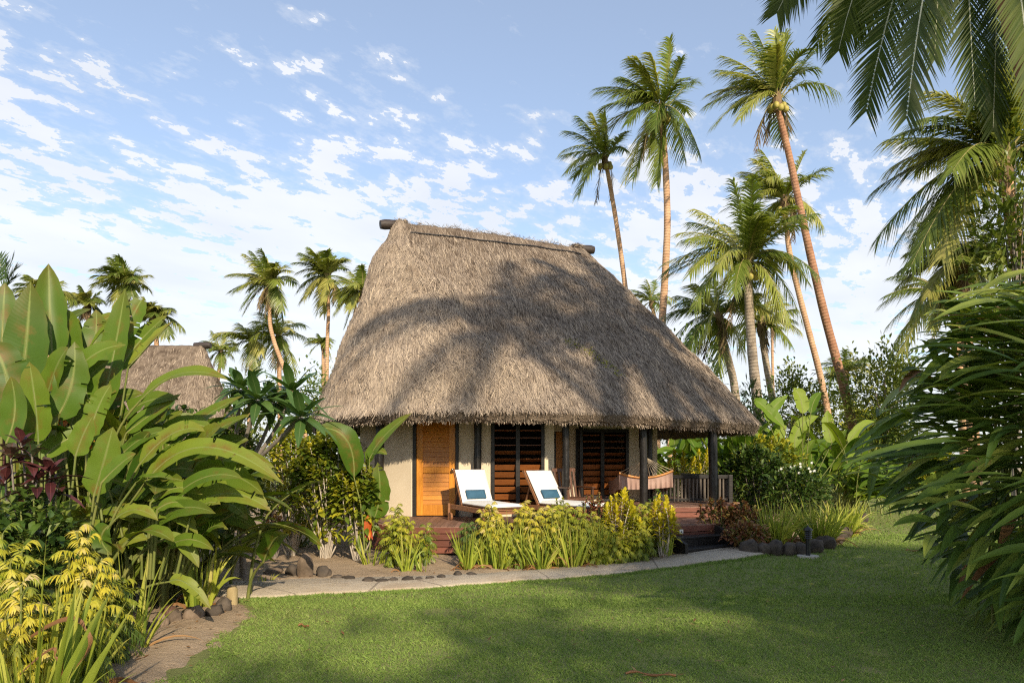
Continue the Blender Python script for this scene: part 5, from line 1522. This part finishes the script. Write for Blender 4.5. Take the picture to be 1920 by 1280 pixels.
paddle(L_, S_, [(262, 870), (325, 812), (384, 808)], 6.9, 46, [0, -.8, .9], .0, [(180, 1070), (215, 950)], .35, .85, 1, .06, 16)
paddle(L_, S_, [(300, 850), (370, 790), (455, 742)], 7.8, 42, [.1, -.7, 1], .4, [(210, 1060), (250, 920)], .35, .5, 0, .05, 16)
paddle(L_, S_, [(330, 860), (400, 810), (470, 776)], 8.0, 40, [.1, -.7, 1], .3, [(230, 1060), (280, 930)], .35, .55)
paddle(L_, S_, [(272, 905), (385, 838), (532, 908)], 6.9, 46, [.1, -.9, .7], -.1, [(190, 1075), (225, 970)], .3, .8, 1, .05, 20)
paddle(L_, S_, [(330, 975), (420, 925), (508, 958)], 7.0, 58, [-.1, -.9, .8], .0, [(225, 1085), (275, 1010)], .35, .8, 0, .03, 18)
paddle(L_, S_, [(215, 975), (255, 955), (297, 976)], 6.6, 30, [.0, -.6, 1], .0, [(165, 1070), (190, 1005)], .35, .9)
paddle(L_, S_, [(255, 905), (290, 893), (328, 900)], 6.7, 34, [0, -.6, 1], .0, [(180, 1060), (215, 960)], .35, .55)
paddle(L_, S_, [(280, 935), (320, 905), (350, 945)], 7.2, 36, [0, -.8, .8], .0, [(210, 1060)], .3, .4)
paddle(L_, S_, [(310, 1010), (345, 1020), (373, 1064)], 6.8, 30, [.3, -1, .6], .0, [(225, 1090), (265, 1030)], .3, .8)
paddle(L_, S_, [(318, 1090), (352, 1094), (396, 1142)], 6.7, 26, [.3, -1, .7], .0, [(255, 1110), (285, 1095)], .3, .9)
paddle(L_, S_, [(345, 1000), (385, 985), (428, 992)], 7.3, 32, [0, -.7, 1], .0, [(250, 1085), (300, 1030)], .3, .6)
paddle(L_, S_, [(395, 960), (430, 945), (465, 975)], 7.5, 34, [0, -.7, 1], .0, [(280, 1090), (340, 1010)], .3, .45)
paddle(L_, S_, [(370, 900), (430, 880), (495, 872)], 7.9, 38, [0, -.7, 1], .1, [(270, 1070), (330, 950)], .3, .4)
paddle(L_, S_, [(205, 985), (190, 1010), (210, 1040)], 6.5, 40, [0, -1, .3], .0, [(170, 1080)], .2, .2)
paddle_fill(L_, S_, W(290, 1065, 8.3), 22, 1.9, 1.25, 1.15, .31, (.22, -.05))
paddle_fill(L_, S_, W(330, 1065, 8.5), 26, 1.15, 1.2, .85, .25, (.15, -.05), 1, .6)
finish(t, L_, S_, 'heli', [W(250, 915, 7.6)])
# the crowd of overlapping leaves between the big ones, three clumps deep
for cx0, cx1, nl_, lb, flo in ((-30, 150, 34, 'crowded paddle-leaved clump behind the purple croton', 0), (110, 300, 44, 'crowded paddle-leaved clump in front of the neighbouring roof', 0), (240, 440, 44, 'crowded paddle-leaved clump leaning over the path start', 0)):
    t, L_, S_ = clump('heliconia', W((cx0 + cx1) / 2 * .8 + 30, 1065, 8.0), lb, group=grp)
    for k in range(nl_):
        px = rng.uniform(cx0, cx1); top = np.interp(px, [0, 100, 180, 235, 300, 440], [590, 590, 630, 770, 775, 850])
        py = top + (1040 - top) * rng.random() ** 1.1; Y = rng.uniform(6.9, 8.7); ang = R(np.interp(px, [0, 200, 480], [84, 62, 16]) + rng.normal(0, 20) - (py - top) * .05)
        ln = rng.uniform(95, 170); c_, s_ = math.cos(ang), math.sin(ang); wv = rng.uniform(32, 52)
        b0 = (px - c_ * ln * .5, py + s_ * ln * .5); e0 = (px + c_ * ln * .5, py - s_ * ln * .5 + abs(c_) * ln * .16); m0 = (px - s_ * .02 * ln, py - ln * .09 * abs(c_) - 2)
        paddle(L_, S_, [b0, m0, e0], Y, wv, np.array([rng.normal(0, .35), -1, rng.uniform(.15, .8)]), rng.normal(0, .25), [(b0[0] * .55 + ((cx0 + cx1) / 2 * .8 + 30) * .45, 1075), ((b0[0] * .8 + (cx0 + cx1) / 2 * .2), (b0[1] + 1075) / 2)], .25, np.clip(rng.normal(.55, .25), 0, 1))
    if cx1 == 440:
        for k in range(46):
            px = rng.uniform(190, 420); py = rng.uniform(900, 1075) ; Y = rng.uniform(6.7, 7.8); ang = R(rng.uniform(-15, 55)); ln = rng.uniform(60, 120)
            if py > 1000 + (420 - px) * .5: continue
            c_, s_ = math.cos(ang), math.sin(ang)
            b0 = (px - c_ * ln * .5, py + s_ * ln * .5); e0 = (px + c_ * ln * .5, py - s_ * ln * .5 + ln * .2)
            paddle(L_, S_, [b0, (px, py - ln * .1), e0], Y, rng.uniform(20, 34), np.array([rng.normal(0, .3), -.8, rng.uniform(.4, 1.1)]), rng.normal(0, .2), [(b0[0] * .7 + 80, 1085)], .25, np.clip(rng.normal(.6, .25), 0, 1))
    finish(t, L_, S_)
t, L_, S_ = clump('heliconia', W(130, 1020, 9.6), 'shaded paddle-leaved clump filling in behind the tall ones', group=grp)
paddle_fill(L_, S_, W(130, 1000, 9.8), 20, 2.6, 1.6, 1.3, .38, (.05, 0), 1, .75, 0, .5)
paddle_fill(L_, S_, W(300, 1000, 9.9), 14, 1.8, 1.3, 1.2, .34, (.1, 0), 1, .7, 0, .5)
finish(t, L_, S_)
iris('iris_clump', 'long sword-leaf clump spilling over the stones at the path corner', 372, 1098, 7.9, 150, 130, 34, wd=.045, dr=(.1, .6), leaf='iris')
# by the doorway
t, L_, S_ = clump('heliconia', W(690, 1030, 11.2), 'lone paddle-leaved plant against the plain wall panel near the orange door')
paddle(L_, S_, [(690, 868), (716, 822), (772, 774)], 11.3, 32, [-.5, -1, .3], -.1, [(687, 1035), (688, 930)], .3, .5)
paddle(L_, S_, [(664, 895), (648, 822), (592, 802)], 11.0, 46, [-.2, -1, .7], -.2, [(684, 1035), (678, 950)], .25, .2)
paddle(L_, S_, [(702, 970), (712, 925), (708, 866)], 11.2, 44, [.1, -1, .1], .0, [(692, 1035), (698, 1000)], .2, .35)
paddle(L_, S_, [(693, 860), (706, 845), (726, 852)], 11.25, 24, [0, -.8, .8], .0, [(690, 940)], .3, .4)
paddle(L_, S_, [(680, 960), (675, 925), (690, 885)], 11.25, 30, [-.3, -1, .2], .0, [(688, 1035)], .3, .4)
finish(t, L_, S_)
mb = MB(); p = W(692, 965, 11.15); ribbons(mb, p[None], (-.1, 0, -1), (0, -1, 0), .34, .13, 0, 5, P_OVAL, .5)
ribbons(mb, np.repeat(p[None] + [[0, 0, -.2]], 4, 0), [(-.3, -.2, -1), (.1, -.2, -1), (.3, 0, -1), (-.1, 0, -1)], (0, -1, 0), .22, .05, 0, 4, P_LANCE, .4)
mb.build('dead_leaf', G['orange'], t)

# beyond the porch and behind
grp = 'sunlit paddle-leaved clumps behind the porch'
for (px, by, Y, n, h, ll, ww, lb) in ((1500, 940, 18.5, 52, 2.0, 1.35, .3, 'big sunlit paddle-leaved clump below the leaning palm trunks'),
                                      (1590, 935, 19.5, 42, 1.7, 1.25, .29, 'sunlit paddle-leaved clump at the foot of the reddish palm trunk'),
                                      (1280, 930, 23, 40, 2.0, 1.5, .34, 'sunlit paddle-leaved clump seen under the eave behind the hammock'),
                                      (1370, 930, 21, 40, 1.9, 1.4, .32, 'sunlit paddle-leaved clump behind the end of the railing'),
                                      (1430, 930, 20, 40, 2.0, 1.4, .32, 'sunlit paddle-leaved clump rising past the eave tip')):
    t, L_, S_ = clump('heliconia', W(px, by, Y), lb, group=grp)
    if px == 1500:
        for pts, w in (([(1505, 775), (1500, 745), (1488, 727)], 34), ([(1520, 775), (1527, 750), (1540, 735)], 22), ([(1560, 830), (1553, 800), (1552, 768)], 30), ([(1440, 790), (1450, 765), (1478, 740)], 26),
                       ([(1455, 850), (1460, 815), (1475, 798)], 30), ([(1470, 800), (1430, 760), (1415, 752)], 30), ([(1490, 840), (1500, 800), (1535, 780)], 30), ([(1590, 830), (1615, 800), (1640, 790)], 22)):
            paddle(L_, S_, pts, 17.5, w * .85, None, .2, [(1505, 940)], .3)
    paddle_fill(L_, S_, W(px, by, Y), n, h, 1.5, ll, ww, (0, 0), 0, 1.0)
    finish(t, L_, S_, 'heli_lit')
t, L_, S_ = clump('ginger', W(1600, 945, 16.5), 'bright ginger clump with long leaves leaning out over the lawn behind the stones')
for k in range(30):
    a = rng.uniform(-.9, 1.0); b = W(1590 + rng.normal(0, 12), 955, 16.8 + rng.normal(0, .3)); hh = rng.uniform(.5, 1.25)
    top = b + np.array([math.sin(a) * .8 + .35, -.25, hh])
    u = np.linspace(0, 1, 8); tube(S_, bez(b, b + [0, 0, hh * .7], top, u), .012, 5)
    for j in range(4):
        p = b + (top - b) * (.4 + .2 * j); d = np.array([rng.normal(.35, .6), rng.normal(-.3, .4), .35 - .1 * j])
        blade(L_, p, p + nrm(d) * .35 + [0, 0, .08], p + nrm(d) * .75 - [0, 0, .18], .17, [0, -.5, 1], 8, .3, P_LANCE, .03)
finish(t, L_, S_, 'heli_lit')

# ------------------------------------------------------------------ the dark strap-leaved bush at the lawn's edge
rng = np.random.default_rng(31)
t, L_, S_ = clump('ginger_bush', (4.9, 6.6), 'huge dark bush of long glossy strap leaves sweeping over the lawn', 'bush')
cx, cyy = 1935, 860
edge = [(520, 1760), (600, 1720), (680, 1690), (760, 1660), (820, 1600), (870, 1560), (930, 1600), (985, 1650), (1040, 1690), (1120, 1752), (1200, 1830), (1290, 1910), (1400, 1980)]
ey = [e[0] for e in edge]; ex = [e[1] for e in edge]
cnt = 0
for k in range(5200):
    Y = 5.3 + 2.2 * rng.random() ** .8
    ty = rng.uniform(545, 1340) if rng.random() < .72 else rng.uniform(545, 800); tx = np.interp(ty, ey, ex) + abs(rng.normal(0, 1)) * 110 + 430 * rng.random() * (rng.random() < .72)
    if tx > 2150: continue
    ln = rng.uniform(.55, .95)
    lp = ln * F / Y
    q = np.clip((ty - 620) / 560, 0, 1)               # top: level; bottom: hanging
    slope = -.08 + .62 * q + rng.normal(0, .19)         # fall of the tip
    tip = W(tx, ty, Y)
    d = np.array([-math.cos(slope), rng.normal(-.28, .42), -math.sin(slope)]); d = nrm(d)
    P0 = tip - d * ln
    ctrl = (P0 + tip) / 2 + np.array([0, 0, ln * rng.uniform(.05, .22)])
    blade(L_, P0, ctrl, tip, rng.uniform(.06, .105), np.array([rng.normal(-.05, .15), -.35 + rng.normal(0, .25), 1.]), 9, .45, P_LANCE, .02, np.clip(rng.normal(.45, .28) + .12 * (1 - q), 0, 1), 1 if rng.random() < .025 else 0)  # higher leaves get lighter tones: light on the bush top put into the colour
    cnt += 1
    if cnt > 1600: break
for k in range(70):
    b = np.array([5.6 + rng.normal(0, .4), 6.9 + rng.normal(0, .5), 0.0]); a = rng.uniform(-.2, 1.2); h = rng.uniform(1.0, 3.0)
    top = b + np.array([-1.0 * rng.random() * h / 3 - .1, rng.normal(-.3, .4), h]); u = np.linspace(0, 1, 9)
    tube(S_, bez(b, b + [0, 0, h * .7], top, u), .013, 5)
L_.build('foliage', [G['strap'], G['dry']], t); S_.build('stalk', G['stalk'], t)
mb = MB()
for px, py, Y in ((1868, 592, 5.6), (1850, 600, 5.7), (1878, 586, 5.6), (1842, 872, 5.4), (1830, 885, 5.4), (1848, 605, 5.6)):
    p = W(px, py, Y); scatter_leaves(mb, p, np.array([.05, .03, .04]), 9, .06, .015)
mb.build('seed_head', G['dry'], t)['kind'] = 'stuff'

# ------------------------------------------------------------------ the bed at the near corner
rng = np.random.default_rng(41)
for a in (('yellow_shrub', 'tall feathery yellow shrub in the sunny near corner, with cream leaf tips', 'shrub', 145, 985, 1235, 5.3, 95, 'aralia_dry', 8, None, 1.7),
          ('yellow_shrub', 'feathery yellow shrub cut by the picture edge below the purple leaves', 'shrub', 5, 985, 1265, 5.0, 100, 'aralia', 7, None, 1.7),
          ('yellow_shrub', 'low feathery lime shrub beside the big split stone', 'shrub', 125, 1130, 1290, 4.9, 100, 'aralia', 6, None, 1.5),
          ('yellow_shrub', 'feathery yellow shrub at the bottom corner under long sword leaves', 'shrub', 40, 1085, 1330, 4.6, 110, 'aralia_dry', 6, None, 1.6),
          ('green_shrub', 'dark feathery shrub between the yellow shrubs and the paddle leaves', 'shrub', 195, 1080, 1215, 5.8, 80, 'shrub', 7, None, 2.0)):
    feather(*a)
iris('sword_leaf_plant', 'tall broad sword-leaf plant among the sunny yellow shrubs', 60, 1300, 4.4, 330, 300, 30, wd=.05, dr=(.02, .3))
iris('sword_leaf_plant', 'sword-leaf plant leaning out beside the lime shrub', 130, 1260, 4.9, 260, 220, 34, wd=.035, dr=(.1, .5))
iris('sword_leaf_plant', 'dark green sword-leaf plant under the bowed paddle leaves', 240, 1180, 6.2, 220, 180, 34, wd=.03, dr=(.1, .5))
iris('sword_leaf_plant', 'fine grassy plant at the bottom corner of the near bed', 70, 1330, 4.3, 200, 320, 110, wd=.02, dr=(.2, .9))
mb = MB()
for P0, P1, P2, w in ((W(0, 1240, 4.5), W(110, 1165, 4.5), W(160, 1178, 4.5), .05), (W(160, 1178, 4.5), W(168, 1215, 4.5), W(130, 1262, 4.5), .035), (W(20, 1280, 4.4), W(90, 1220, 4.4), W(102, 1230, 4.4), .03), (W(102, 1230, 4.4), W(116, 1250, 4.4), W(114, 1290, 4.4), .03)):
    blade(mb, P0, 2 * P1 - .5 * (P0 + P2), P2, w, [0, -.6, 1], 8, .4, P_OVAL, .02)
tag(mb.build('dead_sword_leaf', G['dry']), 'long folded orange-brown dead sword leaves at the bottom corner', 'dead leaf')
b = W(60, 1010, 6.0); t = thing('purple_croton', (b[0], b[1], 0), 'dark purple pointed-leaf croton among the green paddle leaves', 'plant')
mb = MB(); tops = [W(x, y, Yy) for x, y, Yy in ((60, 850, 5.9), (20, 850, 5.8), (95, 880, 5.9), (40, 830, 6.0), (70, 895, 5.8), (10, 900, 5.9), (110, 905, 6.0))]
stems(mb, (b[0], b[1], 0), tops, .014, .008); mb.build('stem', G['bark_grey'], t)
mb = MB(); rosettes(mb, tops, 10, .34, .085, (-.2, 1.1), .3, 0, P_LANCE, .35, .1); mb.build('foliage', G['purple'], t, smooth=False)
bush('green_shrub', 'dark leafy undershrub below the purple croton', 'shrub', 50, 915, 1190, 5.75, 200, 'dark', 30, 14, .15, .07, el=(-.3, 1.0), fill=600)
# young palm tuft at the edge of the picture
t = thing('fan_palm', (W(-10, 0, 7.4)[0], 7.4, 0), 'stiff dark palm tuft with a brown sheath poking up at the picture edge', 'palm tree')
mb = MB(); c = W(8, 545, 7.4)
for k, (x, y) in enumerate(((25, 480), (12, 488), (30, 500), (0, 480), (-15, 490), (28, 520))): frond(mb, c, (c + W(x, y, 7.4)) / 2 + [0, 0, .05], W(x, y, 7.4), 9, .16, .02, (0, 0, .1), 0, 0, .006, .0, .1, .3)
mb.build('crown', [G['dark']], t, smooth=False)
mb = MB(); tube(mb, [(c[0] - .05, 7.4, 0), (c[0], 7.4, 1.8), c + [0, 0, -.15], c], [.05, .04, .05, .02], 8); mb.build('trunk', G['purple'], t)

bush('green_shrub', 'leafy shrub crowded between the bowed paddle leaves and the frangipani', 'shrub', 425, 770, 1040, 10.6, 150, 'bgleaf', 30, 16, .22, .09, el=(-.3, 1.0), fill=500)
bush('green_shrub', 'broad dark shrub hiding the foot of the neighbouring cottage', 'shrub', 330, 760, 1000, 13.5, 260, 'dark', 40, 16, .26, .1, el=(-.3, 1.0), fill=700)
# frangipani
b = np.array([-3.9, 9.9, 0.0]); t = thing('frangipani', b, 'frangipani with bare grey branches and whorls of long dark leaves', 'small tree')
ends = [(484, 750, 8.6, 452, 840), (566, 782, 8.3, 500, 845), (548, 735, 9.0, 520, 820), (640, 745, 8.8, 590, 800), (452, 730, 9.0, 440, 820), (515, 755, 9.3, 500, 830)]
mb = MB(); fork = W(440, 905, 9.2)
tube(mb, [b, b * .4 + fork * .6 + [.05, 0, 0], fork], [.05, .04, .035], 8)
tops = []
for px, py, Y, mx, my in ends[:3] + ends[4:]:
    e = W(px, py, Y); tops.append(e); u = np.linspace(0, 1, 12); tube(mb, bez(fork, W(mx, my, Y + .1) * 1.0, e, u), .032 - .012 * u, 7)
mb.build('branch', G['bark_grey'], t)
mb = MB()
for e in tops:
    n = 24; a = np.arange(n) * 2.399; el = np.linspace(.95, -.6, n)
    for k in range(n):
        d = np.array([math.cos(a[k]) * math.cos(el[k]), math.sin(a[k]) * math.cos(el[k]), math.sin(el[k])]); l = rng.uniform(.38, .58)
        P0 = e + d * .03; blade(mb, P0, P0 + d * l * .5 + [0, 0, .04], P0 + d * l - [0, 0, .09], .13, np.array([0, -.15, 1]) - d * .5, 8, .22, P_LANCE, .02)
mb.build('foliage', G['frangi'], t)

# ------------------------------------------------------------------ stones
rng = np.random.default_rng(51)


def stone(px, py, Y, wpx, hpx, label, mat='rock', group=None, rough=.34, dpx=None):
    p = W(px, py, Y); s = Y / F; g = float(ground_z(p[0], p[1]))
    mb = MB(); seed = rng.random() * 50
    blob(mb, (0, 0, 0), (wpx * s / 2, (dpx or wpx) * s / 2 * .8, hpx * s * .6), seed, rough, 3)
    o = mb.build('stone', G[mat]); o.location = (p[0], p[1], g + .03 + hpx * s * (.14 if hpx < 20 else .22))
    return tag(o, label, 'stone', group)


stone(573, 1080, 9.95, 30, 52, 'tall upright brown stone standing beside the path', 'rock', None, .12, 24)
stone(607, 1078, 10.0, 30, 22, 'squat dark stone next to the upright stone', 'rock_dark')
stone(548, 1068, 10.2, 28, 22, 'dark stone half hidden behind the upright stone', 'rock_dark')
stone(512, 1066, 10.3, 36, 14, 'flat wide stone between grass tuft and upright stone', 'rock')
gs = 'small dark stones edging the bed along the path'
for px, py in ((632, 1085), (655, 1087), (692, 1092), (714, 1092), (738, 1090), (764, 1089), (786, 1087), (806, 1085), (828, 1083), (858, 1078), (884, 1077), (446, 1056), (466, 1052), (482, 1060), (497, 1052)):
    Y = 1.72 * F / (py - 860)
    stone(px, py, Y, rng.uniform(16, 26), rng.uniform(8, 14), 'one of the small dark stones set in the row between path and soil bed', 'rock_dark', gs)
stone(216, 1212, 6.3, 44, 64, 'big pale brown stone with a chipped face in front of the near bed', 'rock', None, .18, 34)
stone(250, 1192, 6.5, 34, 40, 'blocky brown stone leaning on the big pale stone', 'rock')
stone(302, 1172, 7.0, 30, 28, 'round brown stone in the middle of the near bed\'s edge', 'rock')
stone(272, 1180, 6.75, 26, 22, 'small dark stone beside the round brown stone', 'rock_dark')
stone(326, 1165, 7.2, 28, 24, 'tan stone between the round stone and the leaning slab', 'rock')
stone(362, 1158, 7.35, 34, 26, 'tan slab of stone below the drooping paddle leaf', 'rock')
stone(400, 1148, 7.5, 30, 22, 'dark flat stone where the bed meets the sand', 'rock_dark')
stone(418, 1136, 7.7, 26, 30, 'dark angular stone below the cut timber stump', 'rock_dark')
stone(412, 1120, 8.0, 40, 22, 'pale rough lump of coral stone by the timber stump', 'rock')
stone(190, 1245, 5.8, 50, 36, 'low dark stone shaded by the yellow shrubs', 'rock_dark')
gs = 'dark stones of the rough retaining edge behind the bollard lamp'
for px, py, s in ((1405, 1033, 36), (1432, 1034, 30), (1456, 1034, 34), (1480, 1034, 30), (1503, 1034, 30), (1527, 1030, 32), (1549, 1024, 34), (1566, 1015, 28), (1580, 1004, 30), (1594, 993, 26), (1606, 984, 26), (1618, 976, 22)):
    Y = 1.53 * F / (py - 858)
    stone(px, py, Y, s, s * .8, 'one of the dark rough stones holding the bed edge behind the bollard lamp', 'rock_dark', gs, .28)
stone(1665, 903, 33, 110, 22, 'long low brown boulder lying at the far edge of the sunny lawn', 'rock', None, .15)
p = W(435, 1120, 8.1); mb = MB(); tube(mb, [(p[0], p[1], -.05), (p[0], p[1], .08), (p[0] + .005, p[1], .2), (p[0], p[1], .235)], [.068, .066, .062, .05], 14)
tag(mb.build('timber_stump', G['stump']), 'short round timber stump at the path corner of the near bed', 'stump')
p = W(318, 1148, 7.3); mb = MB(); blob(mb, (0, 0, 0), (.1, .085, .085), 5, .06, 3); o = mb.build('fallen_coconut', G['husk']); o.location = (p[0], p[1], .1)
tag(o, 'glossy dark brown fallen coconut lying among the stones', 'coconut')
for px, py, w, lb in ((1218, 1262, 90, 'curled brown dead frond piece lying on the front lawn'), (570, 1172, 22, 'small brown dead leaf lying on the sunny lawn patch'), (1712, 1055, 26, 'dead twig lying on the shaded lawn near the strap leaves')):
    Y = 1.72 * F / (py - 860); p = W(px, py, Y); p[2] = float(ground_z(p[0], p[1])) + .035; s = w * Y / F
    mb = MB(); u = np.linspace(0, 1, 9)
    pth = np.stack([p[0] + (u - .5) * s, p[1] + .03 * np.sin(u * 5) - .1 * s * u, p[2] + .012 * np.sin(u * 9)], 1)
    tube(mb, pth, .009 + .004 * np.sin(u * 14), 6)
    ribbons(mb, pth[::2], np.stack([np.cos(u[::2] * 7), np.sin(u[::2] * 9) * .5, .15 + 0 * u[::2]], 1), (0, 0, 1), s * .25, .02, .1, 2, P_LANCE)
    tag(mb.build('dead_leaf', G['dry'], smooth=False), lb, 'dead leaf')
for px, py, lb in ((1522, 1084, 'pale yellow fallen blossom on the lawn below the bollard lamp'), (1718, 1070, 'pale yellow fallen blossom on the lawn near the strap-leaved bush')):
    Y = 1.55 * F / (py - 860); p = W(px, py, Y); p[2] = float(ground_z(p[0], p[1])) + .05; mb = MB(); a = np.arange(5) * 1.2566
    ribbons(mb, np.repeat(p[None], 5, 0), np.stack([np.cos(a), np.sin(a), 0 * a + .5], 1), (0, 0, 1), .045, .035, .3, 3, P_OVAL)
    tag(mb.build('fallen_blossom', G['croton']), lb, 'blossom')


# ------------------------------------------------------------------ trees and greenery farther off
def tree(label, px, top, Y, wpx, n, leaf='bgleaf', L=.22, Wd=.1, name='broadleaf_tree', trunk_r=.14, clumps=26, low=.35, cat='tree', xyz=None, rad=None, base=None):
    if xyz is None:
        tp = W(px, top, Y); w = wpx * Y / F / 2; g = float(ground_z(tp[0], Y)); h = tp[2] - g
        c = np.array([tp[0], Y, g + h * (1 + low) / 2]); rad = np.array([w, w * .9, h * (1 - low) / 2])
    else:
        c = np.array(xyz); rad = np.array(rad); g = 0; h = c[2]
    b = np.array([c[0], c[1], g]) if base is None else np.array([*base, g])
    t = thing(name, b, label, cat)
    mb = MB(); u = np.linspace(0, 1, 12)
    tube(mb, bez(b, (b + c) / 2 + [.1, 0, .1 * h], c, u), trunk_r * (1.2 - .8 * u), 8)
    for k in range(9):
        e = c + nrm(rng.normal(0, 1, 3)) * rad * .75; s = bez(b, (b + c) / 2, c, np.array([rng.uniform(.45, .95)]))[0]
        tube(mb, bez(s, (s + e) / 2 + [0, 0, .1 * h * rng.random()], e, u), trunk_r * .35 * (1.1 - .9 * u), 6)
    mb.build('trunk', G['bark_grey'], t)
    mb = MB(); scatter_leaves(mb, c, rad, n, L, Wd, clump=clumps, droop=.3)
    mb.build('crown', G[leaf], t, smooth=False)
    return t


rng = np.random.default_rng(61)
tree('airy broadleaf tree beyond the lawn beside the strap-leaved bush', 1660, 655, 30, 150, 3800, L=.34, Wd=.13, clumps=34, low=.2)
tree('small-leaved tree behind the sunlit paddle leaves', 1490, 705, 32, 100, 2600, 'bgleaf', L=.3, Wd=.13, clumps=22, low=.2)
tree('round leafy tree between the leaning palm trunks', 1565, 735, 40, 140, 3600, L=.4, Wd=.16, clumps=24, low=.1)
tree('yellowish leafy tree at the far end of the lawn', 1640, 770, 36, 120, 3600, 'shrub', L=.34, Wd=.15, clumps=22, low=.05)
tree('tall climbing broadleaf foliage wrapped around the edge palm', 1905, 240, 16.2, 140, 1500, 'bgleaf', L=.34, Wd=.12, clumps=30, low=.4, trunk_r=.06)
tree('fresh green bamboo-like foliage above the strap-leaved bush', 1900, 90, 19, 130, 1600, 'shrub', L=.5, Wd=.045, clumps=18, low=.55, trunk_r=.05)
tree('feathery pale tree just above the frangipani', 640, 645, 38, 110, 1500, 'shrub', L=.3, Wd=.07, clumps=20, low=.2)
tree('rounded green tree between curved palm trunk and frangipani', 560, 690, 34, 130, 1500, L=.32, Wd=.14, clumps=20, low=.1)
tree('low green tree beside the neighbouring thatched roof', 455, 700, 36, 120, 1500, L=.32, Wd=.14, clumps=20, low=.1)
tree('dark green tree just behind the roof shoulder', 1290, 640, 30, 110, 1500, 'dark', L=.3, Wd=.12, clumps=20, low=.2)
tree('green tree low behind the grey palm trunks', 1390, 725, 28, 150, 2800, 'bgleaf', L=.26, Wd=.11, clumps=24, low=.1)
tree('young stiff-leaved tree beside the grey palm trunk', 1415, 715, 26, 60, 300, 'dark', L=.5, Wd=.07, clumps=5, low=.5, trunk_r=.04)
for px, Y, w, top, lb in ((1690, 26, 120, 850, 'clipped yellow-green shrub at the end of the lawn beside the boulder'), (1745, 24, 110, 835, 'leafy shrub on the far lawn edge just behind the strap leaves'), (1630, 34, 110, 838, 'sunlit shrub beyond the ginger clump')):
    bush('yellow_green_shrub', lb, 'shrub', px, top, 930, Y, w, 'shrub', 40, 14, .24, .12, el=(-.3, 1.1), fill=900, prof=P_OVAL)
# the far greenery that reads as one mass
mb = MB()
for k in range(240):
    x = rng.uniform(-75, 80); y = rng.uniform(48, 78); h = rng.uniform(3.5, 7.5); w = rng.uniform(2.5, 4.5)
    scatter_leaves(mb, (x, y, h * .5), np.array([w, w, h * .5]), 380, .9, .45, clump=9, seg=1)
tag(mb.build('far_woodland', G['bgleaf'], smooth=False), 'far band of mixed green trees behind the cottages and lawn', 'woodland', kind='stuff')

# ------------------------------------------------------------------ trees standing behind the viewer, whose shade lies over the lawn
rng = np.random.default_rng(71)


def up_sun(p, z):
    p = np.asarray(p, float); return p + SV * (z - p[2]) / SV[2]


def shade_tree(target, z, rad, n, L=.22, clumps=17):
    c = up_sun(target, z)
    t = tree('broadleaf tree standing outside the view behind the viewer', 0, 0, 0, 0, n, L=L, Wd=L * .5, clumps=clumps, xyz=c, rad=rad, trunk_r=.2)
    t['group'] = 'trees behind the viewer'


def shade_palm(target, z, seed, L=3.6):
    global rng
    C = up_sun(target, z); r2 = np.random.default_rng(seed); rng = r2
    t = thing('coconut_palm', (C[0] + 7, C[1] - 7, 0), 'leaning coconut palm standing outside the view behind the viewer', 'palm tree', 'palms behind the viewer')
    mb = MB(); u = np.linspace(0, 1, 12); tube(mb, bez(np.array([C[0] + 7, C[1] - 7, 0]), np.array([C[0] + 5, C[1] - 4, z * .6]), C, u), .1, 8); mb.build('trunk', G['trunk'], t)
    mb = MB()
    for k in range(20):
        a = k * 2.4; e = r2.uniform(-.3, 1.0); p = C + L * np.array([math.cos(a) * math.cos(e), math.sin(a) * math.cos(e), math.sin(e) - .25])
        frond(mb, C, C + (p - C) * .45 + [0, 0, .28 * L], p, 30, .85, .06, (-.3, 0, 0), 0, 1)
    mb.build('crown', [G['palm'], G['rachis']], t, smooth=False)


GAPS[:] = [(1.65, 7.3, 1.0, .5), (-1.0, 6.1, .55, .75), (-2.3, 6.7, .75, .7), (1.5, 8.6, .5, .3), (.3, 9.0, .7, .4)]
shade_tree((1.7, 5.0, 0), 8.5, (5.3, 3.7, 1.2), 9500)
shade_tree((5.9, 6.5, .2), 8.8, (3.2, 3.2, 1.3), 4000)
shade_tree((4.6, 5.6, 2.0), 8.8, (2.4, 2.2, 1.1), 2600)
shade_tree((6.4, 9.6, .3), 9.5, (2.4, 1.8, .9), 3000)
GAPS[:] = []
shade_palm((.3, 13.4, 4.9), 13, 1)
shade_palm((2.4, 14.3, 4.3), 13.5, 3)
